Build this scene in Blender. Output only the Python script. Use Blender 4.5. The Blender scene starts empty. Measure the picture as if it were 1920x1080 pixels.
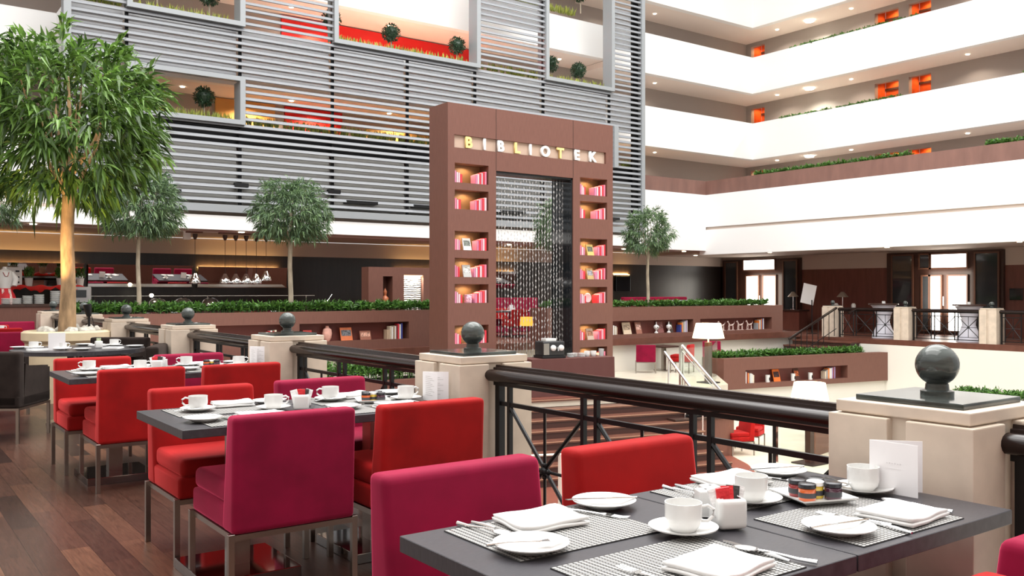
import bpy, bmesh, math, random
from mathutils import Vector, Matrix
random.seed(11)
sc = bpy.context.scene
COL = sc.collection
PI = math.pi

# ---------------------------------------------------------------- camera
cam = bpy.data.cameras.new('camera'); camo = bpy.data.objects.new('camera', cam); COL.objects.link(camo)
camo.location = (0, 0, 1.33)
camo.rotation_euler = (PI/2, 0, math.radians(-36))
cam.sensor_width = 36; cam.lens = 1690/1920*36; cam.shift_y = 6/1920
cam.clip_start = .05; cam.clip_end = 200
sc.camera = camo
sc.view_settings.view_transform = 'Standard'; sc.view_settings.look = 'None'
sc.view_settings.gamma = 1; sc.view_settings.use_curve_mapping = False
sc.view_settings.exposure = 0.18

# ---------------------------------------------------------------- daylight through the glazed atrium roof, plus fill above the tables
w = bpy.data.worlds.new('daylight'); sc.world = w; w.use_nodes = True
nt = w.node_tree; nt.nodes.clear()
tc = nt.nodes.new('ShaderNodeTexCoord'); sp = nt.nodes.new('ShaderNodeSeparateXYZ')
mr = nt.nodes.new('ShaderNodeMapRange'); bg = nt.nodes.new('ShaderNodeBackground'); wo = nt.nodes.new('ShaderNodeOutputWorld')
nt.links.new(tc.outputs['Generated'], sp.inputs[0]); nt.links.new(sp.outputs['Z'], mr.inputs['Value'])
mr.inputs['From Min'].default_value = -.1; mr.inputs['From Max'].default_value = .7
mr.inputs['To Min'].default_value = .55; mr.inputs['To Max'].default_value = 1.5
nt.links.new(mr.outputs[0], bg.inputs['Strength']); bg.inputs['Color'].default_value = (1, .985, .97, 1)
nt.links.new(bg.outputs[0], wo.inputs[0])

def area(name, loc, size, power, col=(1, 1, 1), rot=(0, 0, 0), sy=None, spread=PI):
    l = bpy.data.lights.new(name, 'AREA'); l.energy = power; l.color = col; l.shape = 'RECTANGLE'
    l.size = size; l.size_y = sy or size; l.spread = spread
    o = bpy.data.objects.new(name, l); o.location = loc; o.rotation_euler = rot; COL.objects.link(o); return o
def down(name, loc, power, col=(1, .75, .45), r=.05, ang=2.5):
    l = bpy.data.lights.new(name, 'SPOT'); l.energy = power; l.color = col; l.shadow_soft_size = r; l.spot_size = ang; l.spot_blend = .5
    o = bpy.data.objects.new(name, l); o.location = loc; COL.objects.link(o); return o
def point(name, loc, power, col=(1, .75, .45), r=.08):
    l = bpy.data.lights.new(name, 'POINT'); l.energy = power; l.color = col; l.shadow_soft_size = r
    o = bpy.data.objects.new(name, l); o.location = loc; COL.objects.link(o); return o
area('daylight_and_fill', (12, 9, 17), 20, 5600, (1, .985, .96), sy=18)
area('daylight_and_fill', (0, 5, 13), 8, 1200, (1, .98, .95), sy=14)  # fill light added over the dining tables to brighten their tops

# ---------------------------------------------------------------- materials
MATS = {}
def nodes_of(m):
    m.use_nodes = True; return m.node_tree, m.node_tree.nodes.get('Principled BSDF')
def mat(name, col, rough=.5, metal=0., emit=None, es=0., var=0., vscale=6., stretch=(1, 1, 1), bump=0., bscale=60., sheen=0., coat=0., island=0., spec=.5, trans=0., alpha=1., ior=1.45):
    if name in MATS: return MATS[name]
    m = bpy.data.materials.new(name); t, b = nodes_of(m)
    c = tuple(col) + (1,)
    b.inputs['Base Color'].default_value = c; b.inputs['Roughness'].default_value = rough
    b.inputs['Metallic'].default_value = metal; b.inputs['Specular IOR Level'].default_value = spec
    b.inputs['Sheen Weight'].default_value = sheen; b.inputs['Sheen Roughness'].default_value = .35; b.inputs['Sheen Tint'].default_value = (tuple(min(1, v/max(col)+.10) for v in col)+(1,)) if sheen else (1, 1, 1, 1); b.inputs['Coat Weight'].default_value = coat
    b.inputs['Transmission Weight'].default_value = trans; b.inputs['Alpha'].default_value = alpha; b.inputs['IOR'].default_value = ior
    if emit: b.inputs['Emission Color'].default_value = tuple(emit)+(1,); b.inputs['Emission Strength'].default_value = es
    if var or bump:
        tc = t.nodes.new('ShaderNodeTexCoord'); mp = t.nodes.new('ShaderNodeMapping'); mp.inputs['Scale'].default_value = stretch
        t.links.new(tc.outputs['Object'], mp.inputs[0])
    if var:
        n = t.nodes.new('ShaderNodeTexNoise'); n.inputs['Scale'].default_value = vscale; n.inputs['Detail'].default_value = 6
        t.links.new(mp.outputs[0], n.inputs['Vector'])
        r = t.nodes.new('ShaderNodeValToRGB'); r.color_ramp.elements[0].position = .32; r.color_ramp.elements[1].position = .68
        r.color_ramp.elements[0].color = tuple(v*(1-var) for v in col)+(1,); r.color_ramp.elements[1].color = tuple(min(1, v*(1+var)) for v in col)+(1,)
        t.links.new(n.outputs['Fac'], r.inputs[0]); t.links.new(r.outputs[0], b.inputs['Base Color'])
    if island:
        g = t.nodes.new('ShaderNodeNewGeometry'); r = t.nodes.new('ShaderNodeValToRGB')
        r.color_ramp.elements[0].color = tuple(v*(1-island) for v in col)+(1,); r.color_ramp.elements[1].color = (min(1, col[0]*(1+island*1.6)), min(1, col[1]*(1+island)), min(1, col[2]*(1+island*.4)), 1)
        t.links.new(g.outputs['Random Per Island'], r.inputs[0]); t.links.new(r.outputs[0], b.inputs['Base Color'])
    if bump:
        n2 = t.nodes.new('ShaderNodeTexNoise'); n2.inputs['Scale'].default_value = bscale; n2.inputs['Detail'].default_value = 4
        bp = t.nodes.new('ShaderNodeBump'); bp.inputs['Strength'].default_value = bump; bp.inputs['Distance'].default_value = .01
        t.links.new(mp.outputs[0], n2.inputs['Vector']); t.links.new(n2.outputs['Fac'], bp.inputs['Height']); t.links.new(bp.outputs[0], b.inputs['Normal'])
    MATS[name] = m; return m

def wood_floor(name, c1, c2, c3, rough=.3):
    m = bpy.data.materials.new(name); t, b = nodes_of(m); L = t.links.new
    tc = t.nodes.new('ShaderNodeTexCoord'); mp = t.nodes.new('ShaderNodeMapping'); mp.inputs['Rotation'].default_value = (0, 0, PI/2)
    L(tc.outputs['Object'], mp.inputs[0])
    br = t.nodes.new('ShaderNodeTexBrick'); br.inputs['Scale'].default_value = 1; br.inputs['Brick Width'].default_value = .95; br.inputs['Row Height'].default_value = .14
    br.inputs['Mortar Size'].default_value = .0012; br.inputs['Mortar'].default_value = (.02, .01, .008, 1); br.offset = .37; br.offset_frequency = 2
    br.inputs['Color1'].default_value = (0, 0, 0, 1); br.inputs['Color2'].default_value = (1, 1, 1, 1)
    L(mp.outputs[0], br.inputs['Vector'])
    rp = t.nodes.new('ShaderNodeValToRGB'); e = rp.color_ramp.elements
    e[0].color = c1+(1,); e[1].color = c3+(1,); x = e.new(.35); x.color = c2+(1,); x = e.new(.7); x.color = tuple(v*1.25 for v in c2)+(1,)
    L(br.outputs['Color'], rp.inputs[0])
    mp2 = t.nodes.new('ShaderNodeMapping'); mp2.inputs['Scale'].default_value = (14, 1.1, 1); L(tc.outputs['Object'], mp2.inputs[0])
    n = t.nodes.new('ShaderNodeTexNoise'); n.inputs['Scale'].default_value = 4; n.inputs['Detail'].default_value = 8; n.inputs['Distortion'].default_value = 1.6; L(mp2.outputs[0], n.inputs['Vector'])
    mx = t.nodes.new('ShaderNodeMixRGB'); mx.blend_type = 'OVERLAY'; mx.inputs[0].default_value = .75
    L(rp.outputs[0], mx.inputs[1]); L(n.outputs['Fac'], mx.inputs[2])
    m2 = t.nodes.new('ShaderNodeMixRGB'); m2.blend_type = 'MULTIPLY'; m2.inputs[0].default_value = 1
    iv = t.nodes.new('ShaderNodeMapRange'); iv.inputs['To Min'].default_value = 1; iv.inputs['To Max'].default_value = .25
    L(br.outputs['Fac'], iv.inputs['Value']); L(mx.outputs[0], m2.inputs[1]); L(iv.outputs[0], m2.inputs[2])
    L(m2.outputs[0], b.inputs['Base Color']); b.inputs['Roughness'].default_value = rough
    bp = t.nodes.new('ShaderNodeBump'); bp.inputs['Strength'].default_value = .12; bp.inputs['Distance'].default_value = .004
    L(n.outputs['Fac'], bp.inputs['Height']); L(bp.outputs[0], b.inputs['Normal'])
    MATS[name] = m; return m

def weave(name, ca, cb, scale):
    m = bpy.data.materials.new(name); t, b = nodes_of(m); L = t.links.new
    tc = t.nodes.new('ShaderNodeTexCoord'); mp = t.nodes.new('ShaderNodeMapping'); mp.inputs['Scale'].default_value = (scale, scale, scale); L(tc.outputs['Object'], mp.inputs[0])
    s = t.nodes.new('ShaderNodeSeparateXYZ'); L(mp.outputs[0], s.inputs[0])
    def M(op, a, bb=None):
        n = t.nodes.new('ShaderNodeMath'); n.operation = op
        for i, v in enumerate((a, bb)):
            if v is None: continue
            if isinstance(v, (int, float)): n.inputs[i].default_value = v
            else: L(v, n.inputs[i])
        return n.outputs[0]
    row = M('FLOOR', s.outputs['Y'])
    sh = M('MULTIPLY', M('MODULO', row, 2), 1.0)
    wv = M('SINE', M('MULTIPLY', M('ADD', M('MULTIPLY', s.outputs['X'], .62), sh), PI))
    ry = M('ABSOLUTE', M('SINE', M('MULTIPLY', s.outputs['Y'], PI)))
    v = M('MULTIPLY', M('ABSOLUTE', wv), ry)
    r = t.nodes.new('ShaderNodeValToRGB'); r.color_ramp.elements[0].position = .25; r.color_ramp.elements[1].position = .6
    r.color_ramp.elements[0].color = ca+(1,); r.color_ramp.elements[1].color = cb+(1,); L(v, r.inputs[0]); L(r.outputs[0], b.inputs['Base Color'])
    bp = t.nodes.new('ShaderNodeBump'); bp.inputs['Strength'].default_value = .5; bp.inputs['Distance'].default_value = .002; L(v, bp.inputs['Height']); L(bp.outputs[0], b.inputs['Normal'])
    b.inputs['Roughness'].default_value = .45; MATS[name] = m; return m

def leafmat(name, col, island=.5, rough=.35):
    m = mat(name, col, rough, island=island, spec=.6)
    t = m.node_tree; b = t.nodes['Principled BSDF']; out = t.nodes['Material Output']
    tr = t.nodes.new('ShaderNodeBsdfTranslucent'); mx = t.nodes.new('ShaderNodeMixShader'); mx.inputs[0].default_value = .3
    for n in t.nodes:
        if n.type == 'VALTORGB': t.links.new(n.outputs[0], tr.inputs[0])
    t.links.new(b.outputs[0], mx.inputs[1]); t.links.new(tr.outputs[0], mx.inputs[2]); t.links.new(mx.outputs[0], out.inputs[0])
    return m

def glass(name, tint=(.9, 1, .96), op=.12):
    m = bpy.data.materials.new(name); m.use_nodes = True; t = m.node_tree; t.nodes.clear()
    o = t.nodes.new('ShaderNodeOutputMaterial'); a = t.nodes.new('ShaderNodeBsdfTransparent'); a.inputs[0].default_value = tint+(1,)
    g = t.nodes.new('ShaderNodeBsdfGlossy'); g.inputs['Roughness'].default_value = .02; mx = t.nodes.new('ShaderNodeMixShader')
    f = t.nodes.new('ShaderNodeLayerWeight'); pw = t.nodes.new('ShaderNodeMath'); pw.operation = 'POWER'; pw.inputs[1].default_value = 4
    ad = t.nodes.new('ShaderNodeMath'); ad.operation = 'MULTIPLY_ADD'; ad.inputs[1].default_value = .45; ad.inputs[2].default_value = .04
    t.links.new(f.outputs['Facing'], pw.inputs[0]); t.links.new(pw.outputs[0], ad.inputs[0]); t.links.new(ad.outputs[0], mx.inputs[0]); t.links.new(a.outputs[0], mx.inputs[1]); t.links.new(g.outputs[0], mx.inputs[2]); t.links.new(mx.outputs[0], o.inputs[0])
    MATS[name] = m; return m

red = mat('red_velvet', (.28, .005, .005), .8, var=.2, vscale=5, sheen=.9, spec=.2)
magenta = mat('magenta_velvet', (.20, .003, .028), .8, var=.2, vscale=5, sheen=1., spec=.2)
suede = mat('charcoal_suede', (.022, .016, .014), .9, var=.2, vscale=9, sheen=.1, spec=.1)
steel = mat('brushed_steel', (.36, .33, .30), .28, 1)
chrome = mat('chrome', (.8, .8, .8), .08, 1)
cutler = mat('polished_cutlery', (.72, .72, .72), .14, 1)
tabm = mat('black_laminate', (.042, .040, .046), .36, var=.25, vscale=40, stretch=(1, 8, 1))
porc = mat('white_porcelain', (.70, .70, .685), .12, coat=.3)
linen = mat('white_linen', (.76, .76, .75), .8, bump=.1, bscale=300)
matw = weave('woven_placemat', (.030, .030, .030), (.42, .41, .39), 110)
stone = mat('cream_limestone', (.56, .47, .38), .55, var=.10, vscale=7)
granite = mat('dark_green_granite', (.052, .060, .056), .1, var=.8, vscale=10, stretch=(.5, .5, 2.5))
bronze = mat('dark_bronze', (.012, .006, .005), .2, 0, spec=.35)
iron = mat('black_iron', (.012, .012, .013), .35, .3)
brown = mat('brown_veneer', (.155, .066, .048), .5, var=.10, vscale=10, stretch=(6, 6, .5))
brownd = mat('dark_brown_wood', (.050, .024, .018), .4, var=.2, vscale=8, stretch=(3, 3, .4))
brownf = mat('brown_slab', (.12, .045, .03), .35, var=.15, vscale=5)
white = mat('white_plaster', (.86, .86, .85), .7)
cream = mat('cream_plaster', (.72, .69, .62), .7)
beige = mat('beige_plaster', (.52, .43, .37), .8)
taupe = mat('taupe_wall', (.36, .31, .28), .8)
ceil = mat('corridor_ceiling', (.88, .79, .73), .85)
darkw = mat('dark_panelling', (.018, .012, .010), .3, var=.2, vscale=5, stretch=(3, 3, .3))
grey = mat('louvre_grey', (.25, .262, .28), .5)
frameg = mat('frame_grey', (.30, .32, .335), .45, .1)
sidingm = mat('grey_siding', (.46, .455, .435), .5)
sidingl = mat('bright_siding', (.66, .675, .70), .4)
creamf = mat('cream_floor', (.62, .57, .47), .25, var=.05, vscale=2)
floorm = wood_floor('walnut_plank_floor', (.012, .007, .006), (.048, .021, .014), (.125, .056, .032))
lampsh = mat('glowing_lampshade', (.9, .8, .6), .8, emit=(1, .80, .50), es=2.6)
bulb = mat('downlight_glow', (1, 1, 1), .5, emit=(1, .86, .62), es=14)
strip = mat('warm_strip_glow', (1, .8, .5), .5, emit=(1, .62, .22), es=9)
mirror = mat('mirror_glass', (.75, .73, .72), .02, 1)
blackg = mat('black_gloss', (.010, .013, .016), .08, coat=.5)
soil = mat('soil', (.03, .02, .015), .9)
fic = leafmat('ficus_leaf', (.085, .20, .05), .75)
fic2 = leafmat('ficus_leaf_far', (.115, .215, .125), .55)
hedg = leafmat('hedge_leaf', (.07, .20, .045), .65)
topi = leafmat('topiary_leaf', (.030, .075, .045), .6)
grass = leafmat('blade_grass', (.26, .33, .07), .5)
bark = mat('tan_bark', (.40, .26, .14), .8, var=.5, vscale=10, stretch=(1, 1, .3), bump=.5, bscale=25)
barkg = mat('grey_bark', (.34, .29, .22), .85, var=.3, vscale=12, stretch=(1, 1, .3), bump=.4, bscale=25)
clearg = glass('clear_glass', (.955, 1, .98))

# ---------------------------------------------------------------- mesh helpers
class MB:
    def __init__(s): s.bm = bmesh.new()
    def box(s, x0, x1, y0, y1, z0, z1, bev=0, seg=2, mtx=None):
        r = bmesh.ops.create_cube(s.bm, size=1)['verts']
        for v in r: v.co = Vector(((x0+x1)/2+v.co.x*(x1-x0), (y0+y1)/2+v.co.y*(y1-y0), (z0+z1)/2+v.co.z*(z1-z0)))
        if mtx:
            for v in r: v.co = mtx @ v.co
        if bev:
            es = {e for v in r for e in v.link_edges}
            bmesh.ops.bevel(s.bm, geom=list(es), offset=bev, segments=seg, affect='EDGES', profile=.6)
        return s
    def lathe(s, c, prof, seg=24, mtx=None, cap=True):
        rings = []
        for r, z in prof:
            if r < 1e-5: rings.append([s.bm.verts.new((c[0], c[1], c[2]+z))])
            else: rings.append([s.bm.verts.new((c[0]+r*math.cos(2*PI*i/seg), c[1]+r*math.sin(2*PI*i/seg), c[2]+z)) for i in range(seg)])
        for a, b in zip(rings, rings[1:]):
            for i in range(seg):
                j = (i+1) % seg
                if len(a) == 1 and len(b) == 1: continue
                if len(a) == 1: f = (a[0], b[j], b[i])
                elif len(b) == 1: f = (a[i], a[j], b[0])
                else: f = (a[i], a[j], b[j], b[i])
                s.bm.faces.new(f)
        if mtx:
            for rg in rings:
                for v in rg: v.co = mtx @ v.co
        return s
    def tube(s, pts, r, seg=8, taper=None):
        pts = [Vector(p) for p in pts]; rings = []
        for i, p in enumerate(pts):
            d = (pts[min(i+1, len(pts)-1)]-pts[max(i-1, 0)]).normalized()
            u = d.cross(Vector((0, 0, 1)) if abs(d.z) < .9 else Vector((1, 0, 0))).normalized(); v = d.cross(u)
            rr = taper[i] if taper else r
            rings.append([s.bm.verts.new(p+u*rr*math.cos(2*PI*k/seg)+v*rr*math.sin(2*PI*k/seg)) for k in range(seg)])
        for a, b in zip(rings, rings[1:]):
            for k in range(seg): s.bm.faces.new((a[k], a[(k+1) % seg], b[(k+1) % seg], b[k]))
        s.bm.faces.new(rings[0][::-1]); s.bm.faces.new(rings[-1]); return s
    def sphere(s, c, r, u=20, v=12, sz=1):
        bmesh.ops.create_uvsphere(s.bm, u_segments=u, v_segments=v, radius=r, matrix=Matrix.Translation(c) @ Matrix.Diagonal((1, 1, sz, 1))); return s
    def poly(s, pts): s.bm.faces.new([s.bm.verts.new(p) for p in pts]); return s
    def prism(s, poly, d):
        """extrude polygon (3-D points) by vector d"""
        a = [s.bm.verts.new(p) for p in poly]; b = [s.bm.verts.new(Vector(p)+Vector(d)) for p in poly]
        s.bm.faces.new(a); s.bm.faces.new(b[::-1]); n = len(a)
        for i in range(n): s.bm.faces.new((a[i], b[i], b[(i+1) % n], a[(i+1) % n]))
        return s
    def build(s, name, m, parent=None, smooth=False, loc=None):
        bmesh.ops.recalc_face_normals(s.bm, faces=s.bm.faces) if not getattr(s, 'raw', False) else None
        me = bpy.data.meshes.new(name); s.bm.to_mesh(me); s.bm.free(); me.materials.append(m)
        if smooth:
            for p in me.polygons: p.use_smooth = True
            try: me.set_sharp_from_angle(angle=math.radians(38))
            except Exception: pass
        o = bpy.data.objects.new(name, me); COL.objects.link(o)
        if parent: o.parent = parent
        if loc: o.location = loc
        return o
def thing(name, label, cat, loc=(0, 0, 0), rz=0, group=None):
    o = bpy.data.objects.new(name, None); COL.objects.link(o); o.location = loc; o.rotation_euler = (0, 0, rz)
    o.empty_display_size = .1; return tag(o, label, cat, group)
def tag(o, label, cat, group=None, kind=None):
    o['label'] = label; o['category'] = cat
    if group: o['group'] = group
    if kind: o['kind'] = kind
    return o
def struct(name, mb, m, loc=None):
    o = mb.build(name, m, loc=loc); o['kind'] = 'structure'; return o
def sbox(name, b, m, bev=0): return struct(name, MB().box(*b, bev=bev), m)
def dup(root, loc, rz=0, label=None, group=None, mats=None):
    r = root.copy(); COL.objects.link(r); r.location = loc; r.rotation_euler = (0, 0, rz)
    if label: r['label'] = label
    if group: r['group'] = group
    def kids(src, dst):
        for ch in list(src.children):
            c = ch.copy(); COL.objects.link(c); c.parent = dst
            if mats and ch.data and ch.data.materials and ch.data.materials[0].name in mats:
                c.data = mats_mesh(ch.data, mats[ch.data.materials[0].name])
            kids(ch, c)
    kids(root, r); return r
_mm = {}
def mats_mesh(me, m):
    k = (me.name, m.name)
    if k not in _mm:
        n = me.copy(); n.materials.clear(); n.materials.append(m); _mm[k] = n
    return _mm[k]
# ================================================================= SETTING
# ---- floors and slabs
sbox('floor_restaurant', (-9, 3.05, -4, 27, -.2, 0), floorm)
sbox('floor_left_wing', (3.05, 25, 18.45, 25.5, -.16, 0), brownf)
sbox('floor_right_wing', (25, 29.6, 4, 25.5, -.28, -.12), brownf)
sbox('trim_1', (3.05, 3.12, -4, 18.45, -.2, .02), brownf)
ter = MB().prism([(3.05, 18.5, -1.05), (3.05, 15.9, -1.05), (8.2, 15.4, -1.05), (11.1, 14.64, -1.05), (14.42, 13.90, -1.05), (16.9, 14.45, -1.05), (18.7, 16.4, -1.05), (19.0, 17.25, -1.05), (25, 16.2, -1.05), (25, 18.5, -1.05)], (0, 0, .15))
struct('floor_terrace', ter, creamf)
lan = MB().prism([(8.2, 15.41, -.895), (11.1, 14.65, -.895), (14.42, 13.91, -.895), (14.8, 16.0, -.895), (14.6, 17.2, -.895), (8.4, 17.2, -.895)], (0, 0, .012))
struct('floor_landing', lan, mat('red_brown_parquet', (.16, .055, .038), .3, var=.2, vscale=6, stretch=(8, 1, 1)))
sbox('floor_lobby', (3.0, 25.2, -4, 18.6, -2.4, -2.2), creamf)
struct('floor_lobby_wood', MB().prism([(3.1, 4, -2.2), (10, 4, -2.2), (12.6, 9.6, -2.2), (14.65, 12.0, -2.2), (15.27, 13.08, -2.2), (14.0, 13.9, -2.2), (3.1, 15.9, -2.2)], (0, 0, .012)), mat('lobby_parquet', (.20, .065, .045), .3, var=.2, vscale=6, stretch=(8, 1, 1)))
sbox('wall_rear_light_blocker', (-9.2, 6, -4.2, -4, -2.2, 5.5), beige)  # unseen wall added behind the camera to keep light off the chair backs
sbox('wall_side_light_blocker', (-9.2, -9, -4, 27, 0, 5.0), beige)  # unseen side wall, added with the rear one to block low light
# ---- walls below the slabs
sbox('wall_under_left_wing', (3.05, 25, 18.5, 18.7, -2.2, -.16), cream)
sbox('wall_under_right_wing', (25, 25.2, 4, 18.5, -2.2, -.28), cream)
sbox('wall_under_restaurant', (3.0, 3.05, -4, 18.5, -2.2, -.2), cream)
tf = MB()
for a, b_ in (((3.05, 15.9), (8.2, 15.4)), ((8.2, 15.4), (11.1, 14.64)), ((14.42, 13.90), (16.9, 14.45)), ((16.9, 14.45), (18.9, 16.55)), ((18.9, 16.4), (25, 15.34))):
    if a[0] == 18.9: tf.prism([(a[0], a[1], -2.2), (b_[0], b_[1], -2.2), (b_[0], b_[1], -1.34), (a[0], a[1], -1.34)], (0, .12, 0)); continue
    tf.prism([(a[0], a[1]+.02, -2.2), (b_[0], b_[1]+.02, -2.2), (b_[0], b_[1]+.02, -1.05), (a[0], a[1]+.02, -1.05)], (0, .12, 0))
struct('wall_terrace_front', tf, cream)
# ---- podium fascias, brown parapet (left wing Y=22.4, right wing X=25)
sbox('wall_left_fascia', (-4, 25, 22.4, 22.7, 2.8, 4.83), white)
sbox('wall_right_fascia_upper', (25, 25.3, 4, 22.7, 3.66, 4.83), white)
sbox('wall_right_fascia_lower', (25.0, 25.3, 4, 22.7, 2.66, 3.56), white)
sbox('trim_2', (25.05, 25.3, 4, 22.7, 3.56, 3.66), beige)
parm = mat('parapet_brown', (.20, .105, .085), .55, var=.14, vscale=3, stretch=(1, 1, .3))
sbox('wall_left_parapet', (-4, 25, 22.4, 22.75, 4.83, 5.33), parm)
sbox('wall_right_parapet', (25, 25.35, 4, 22.75, 4.83, 5.33), parm)
sbox('ceiling_left_ground', (-4, 25.3, 22.45, 25.6, 2.82, 2.95), beige)
sbox('ceiling_left_ground_front', (-4, 21.1, 21.7, 22.4, 2.8, 2.95), beige)
sbox('ceiling_right_ground', (25.3, 29.8, 4, 25.6, 2.72, 2.9), beige)
sbox('floor_left_level', (-4, 30, 22.75, 25.4, 4.1, 4.3), taupe)
sbox('floor_right_level', (25.35, 30.4, 4, 22.75, 4.1, 4.3), taupe)
# ---- ground floor back walls
sbox('wall_left_back_top', (-4, 29.6, 25.5, 25.8, 2.36, 2.8), beige)
sbox('wall_left_back', (-4, 29.6, 25.5, 25.8, 0, 2.36), darkw)
sbox('wall_right_back_top', (29.5, 29.8, 4, 25.5, 2.16, 2.8), beige)
panel = mat('red_brown_panelling', (.15, .052, .038), .3, var=.15, vscale=4, stretch=(2, 2, .3))
sbox('wall_right_back', (29.5, 29.8, 4, 25.5, -.12, 2.16), panel)
# ---- upper corridors
LV = [(6.52, 7.95), (9.12, 10.55), (11.72, 13.15), (14.3, 15.6)]
for i, (a, b_) in enumerate(LV):
    la, lb_ = [(6.68, 7.80), (9.32, 10.45), (11.92, 13.1), (14.5, 15.6)][i]
    sbox('wall_left_balcony_%d' % (2*i+1), (-4, 20.98, 23.2, 23.45, la, lb_), white)
    sbox('wall_left_balcony_%d' % (2*i+2), (20.98, 28.6, 23.2, 23.45, a, b_), white)
    sbox('wall_right_balcony_%d' % (i+1), (28.6, 28.85, 4, 23.45, a, b_), white)
    sbox('ceiling_left_corridor_%d' % (2*i+1), (-4, 20.98, 23.45, 25.1, la+.02, la+.12), ceil); sbox('ceiling_left_corridor_%d' % (2*i+2), (20.98, 28.85, 23.45, 25.1, a+.02, a+.2), ceil)
    sbox('ceiling_right_corridor_%d' % (i+1), (28.85, 30.6, 4, 25.1, a+.021, a+.2), ceil)
sbox('wall_left_upper_back', (-4, 30.6, 25.0, 25.3, 4.3, 15.6), taupe)
wr = MB(); ys = [4, 16.9, 17.75, 18.15, 19.0, 24.2, 25.0]
wr.box(30.4, 30.6, 4, 16.9, 4.3, 15.6); wr.box(30.4, 30.6, 17.72, 18.12, 4.3, 15.6); wr.box(30.4, 30.6, 19.05, 24.05, 4.3, 15.6); wr.box(30.4, 30.6, 24.75, 25.0, 4.3, 15.6)
for z0, z1 in ((8.98, 9.14), (11.58, 11.74), (6.38, 6.54)):
    for y0, y1 in ((16.9, 17.72), (18.12, 19.05), (24.05, 24.75)): wr.box(30.4, 30.6, y0, y1, z0, z1)
struct('wall_right_upper_back', wr, taupe)
orange = mat('orange_veneer', (.55, .10, .02), .35, var=.15, vscale=6)
k = 0
for z in (4.3, 6.9, 9.5):
    for y0, y1 in ((16.9, 17.72), (18.12, 19.05), (24.05, 24.75)):
        k += 1
        d = struct('door_%d' % k, MB().box(31.1, 31.16, y0, y1, z, z+2.34, bev=.01), orange)
        MB().box(31.06, 31.1, y0, y1, z+1.9, z+1.98).build('door_rail', brownd, d)
        MB().box(31.02, 31.1, y0+.08, y0+.11, z+.95, z+1.1).build('door_handle', steel, d)
        q = MB(); q.box(30.6, 31.1, y0-.02, y0, z, z+2.3); q.box(30.6, 31.1, y1, y1+.02, z, z+2.3); q.box(30.6, 31.2, y0-.02, y1+.02, z+2.3, z+2.34)
        q.build('door_reveal', orange, d)
        l = MB().lathe((30.85, (y0+y1)/2, z+2.28), [(0, .01), (.07, .01), (.07, 0), (0, 0)], 12).build('recess_downlight', bulb); tag(l, 'round ceiling light glowing above an orange guest room door', 'light', 'downlights above orange room doors')
        down('door_lamp_light', (30.85, (y0+y1)/2, z+2.25), 30, (1, .6, .3), .05)
# coloured wall panels in left corridors
redp = mat('red_painted_panel', (.62, .010, .008), .5)
amber = mat('amber_panel', (.60, .33, .10), .5)
def wallpanel(x0, x1, z0, z1, m, label):
    tag(MB().box(x0, x1, 24.92, 24.99, z0, z1).build('wall_panel', m), label, 'panel')
wallpanel(10.0, 11.8, 4.3, 6.68, redp, 'red wall panel behind the louvres of lowest corridor, left of tower')
wallpanel(8.0, 9.7, 4.3, 6.68, amber, 'warm lit amber wall panel beside the red one behind the louvres')
wallpanel(12.6, 15.0, 4.3, 6.3, amber, 'wide dim amber wall panel behind louvres, nearest left of bookshelf tower')
wallpanel(15.1, 16.3, 4.3, 6.5, redp, 'narrow red wall panel behind louvres beside the tower edge')
wallpanel(9.9, 16.4, 6.9, 9.3, redp, 'long bright red wall panel behind the upper balcony plants')
for x, z, p in ((8.9, 6.4, 30), (10.9, 6.4, 25), (13.6, 6.4, 25), (11.0, 9.0, 22), (12.9, 9.0, 22), (14.6, 9.0, 22), (21.0, 6.4, 45)):
    down('corridor_light', (x, 24.35, z+(.26 if z < 8 and x < 20 else .15 if x < 20 else 0)), p*7, (1, .72, .42), .05)

# ---- glazed double doors of right wing
dl = mat('daylit_glass', (1, 1, 1), .3, emit=(1, .97, .90), es=3.2)
dgl = mat('dark_reflecting_glass', (.03, .032, .035), .06, coat=.4)
def bigdoor(i, y0, y1, e0, e1, zt, lay):
    d = struct('door_%d' % i, MB().box(29.38, 29.5, y0, y1, -.12, zt), mat('door_frame_wood', (.045, .018, .012), .35))
    for a, b_, c, e, m_, nm in lay:
        MB().box(29.33, 29.38, a, b_, c, e).build(nm, m_, d)
        f = MB()
        for q in ((a-.05, a, c-.05, e+.05), (b_, b_+.05, c-.05, e+.05), (a, b_, c-.05, c), (a, b_, e, e+.05)): f.box(29.30, 29.36, *q)
        f.build('glazing_bead', mat('bead_wood', (.10, .042, .025), .4), d)
    MB().tube([(29.26, e0, .85), (29.26, e0, 1.15)], .015, 8).build('door_handle', chrome, d)
    return d
bigdoor(20, 21.56, 25.4, 23.4, 0, 2.62, [(22.72, 24.25, 2.2, 2.58, dl, 'transom_glass'), (23.52, 24.1, .05, 1.93, dl, 'door_glass'), (22.68, 23.24, .05, 1.93, dl, 'door_glass'),
        (24.62, 25.2, .05, 2.5, dgl, 'side_glass'), (21.7, 22.28, .05, 2.5, dgl, 'side_glass')])
bigdoor(21, 13.95, 17.95, 15.84, 0, 2.66, [(15.1, 16.32, 2.12, 2.56, dl, 'transom_glass'), (16.34, 16.7, 2.12, 2.56, dgl, 'transom_glass'), (15.97, 16.34, .02, 1.83, dl, 'door_glass'), (16.36, 16.6, .02, 1.83, dgl, 'door_glass'), (15.1, 15.7, .02, 1.83, dl, 'door_glass'),
        (16.98, 17.7, .05, 2.55, dgl, 'side_glass'), (14.1, 14.8, .05, 2.55, dgl, 'side_glass')])
area('door_daylight', (29.1, 23.3, 1.3), 1.4, 45, (1, .93, .8), (0, -PI/2, 0))
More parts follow.
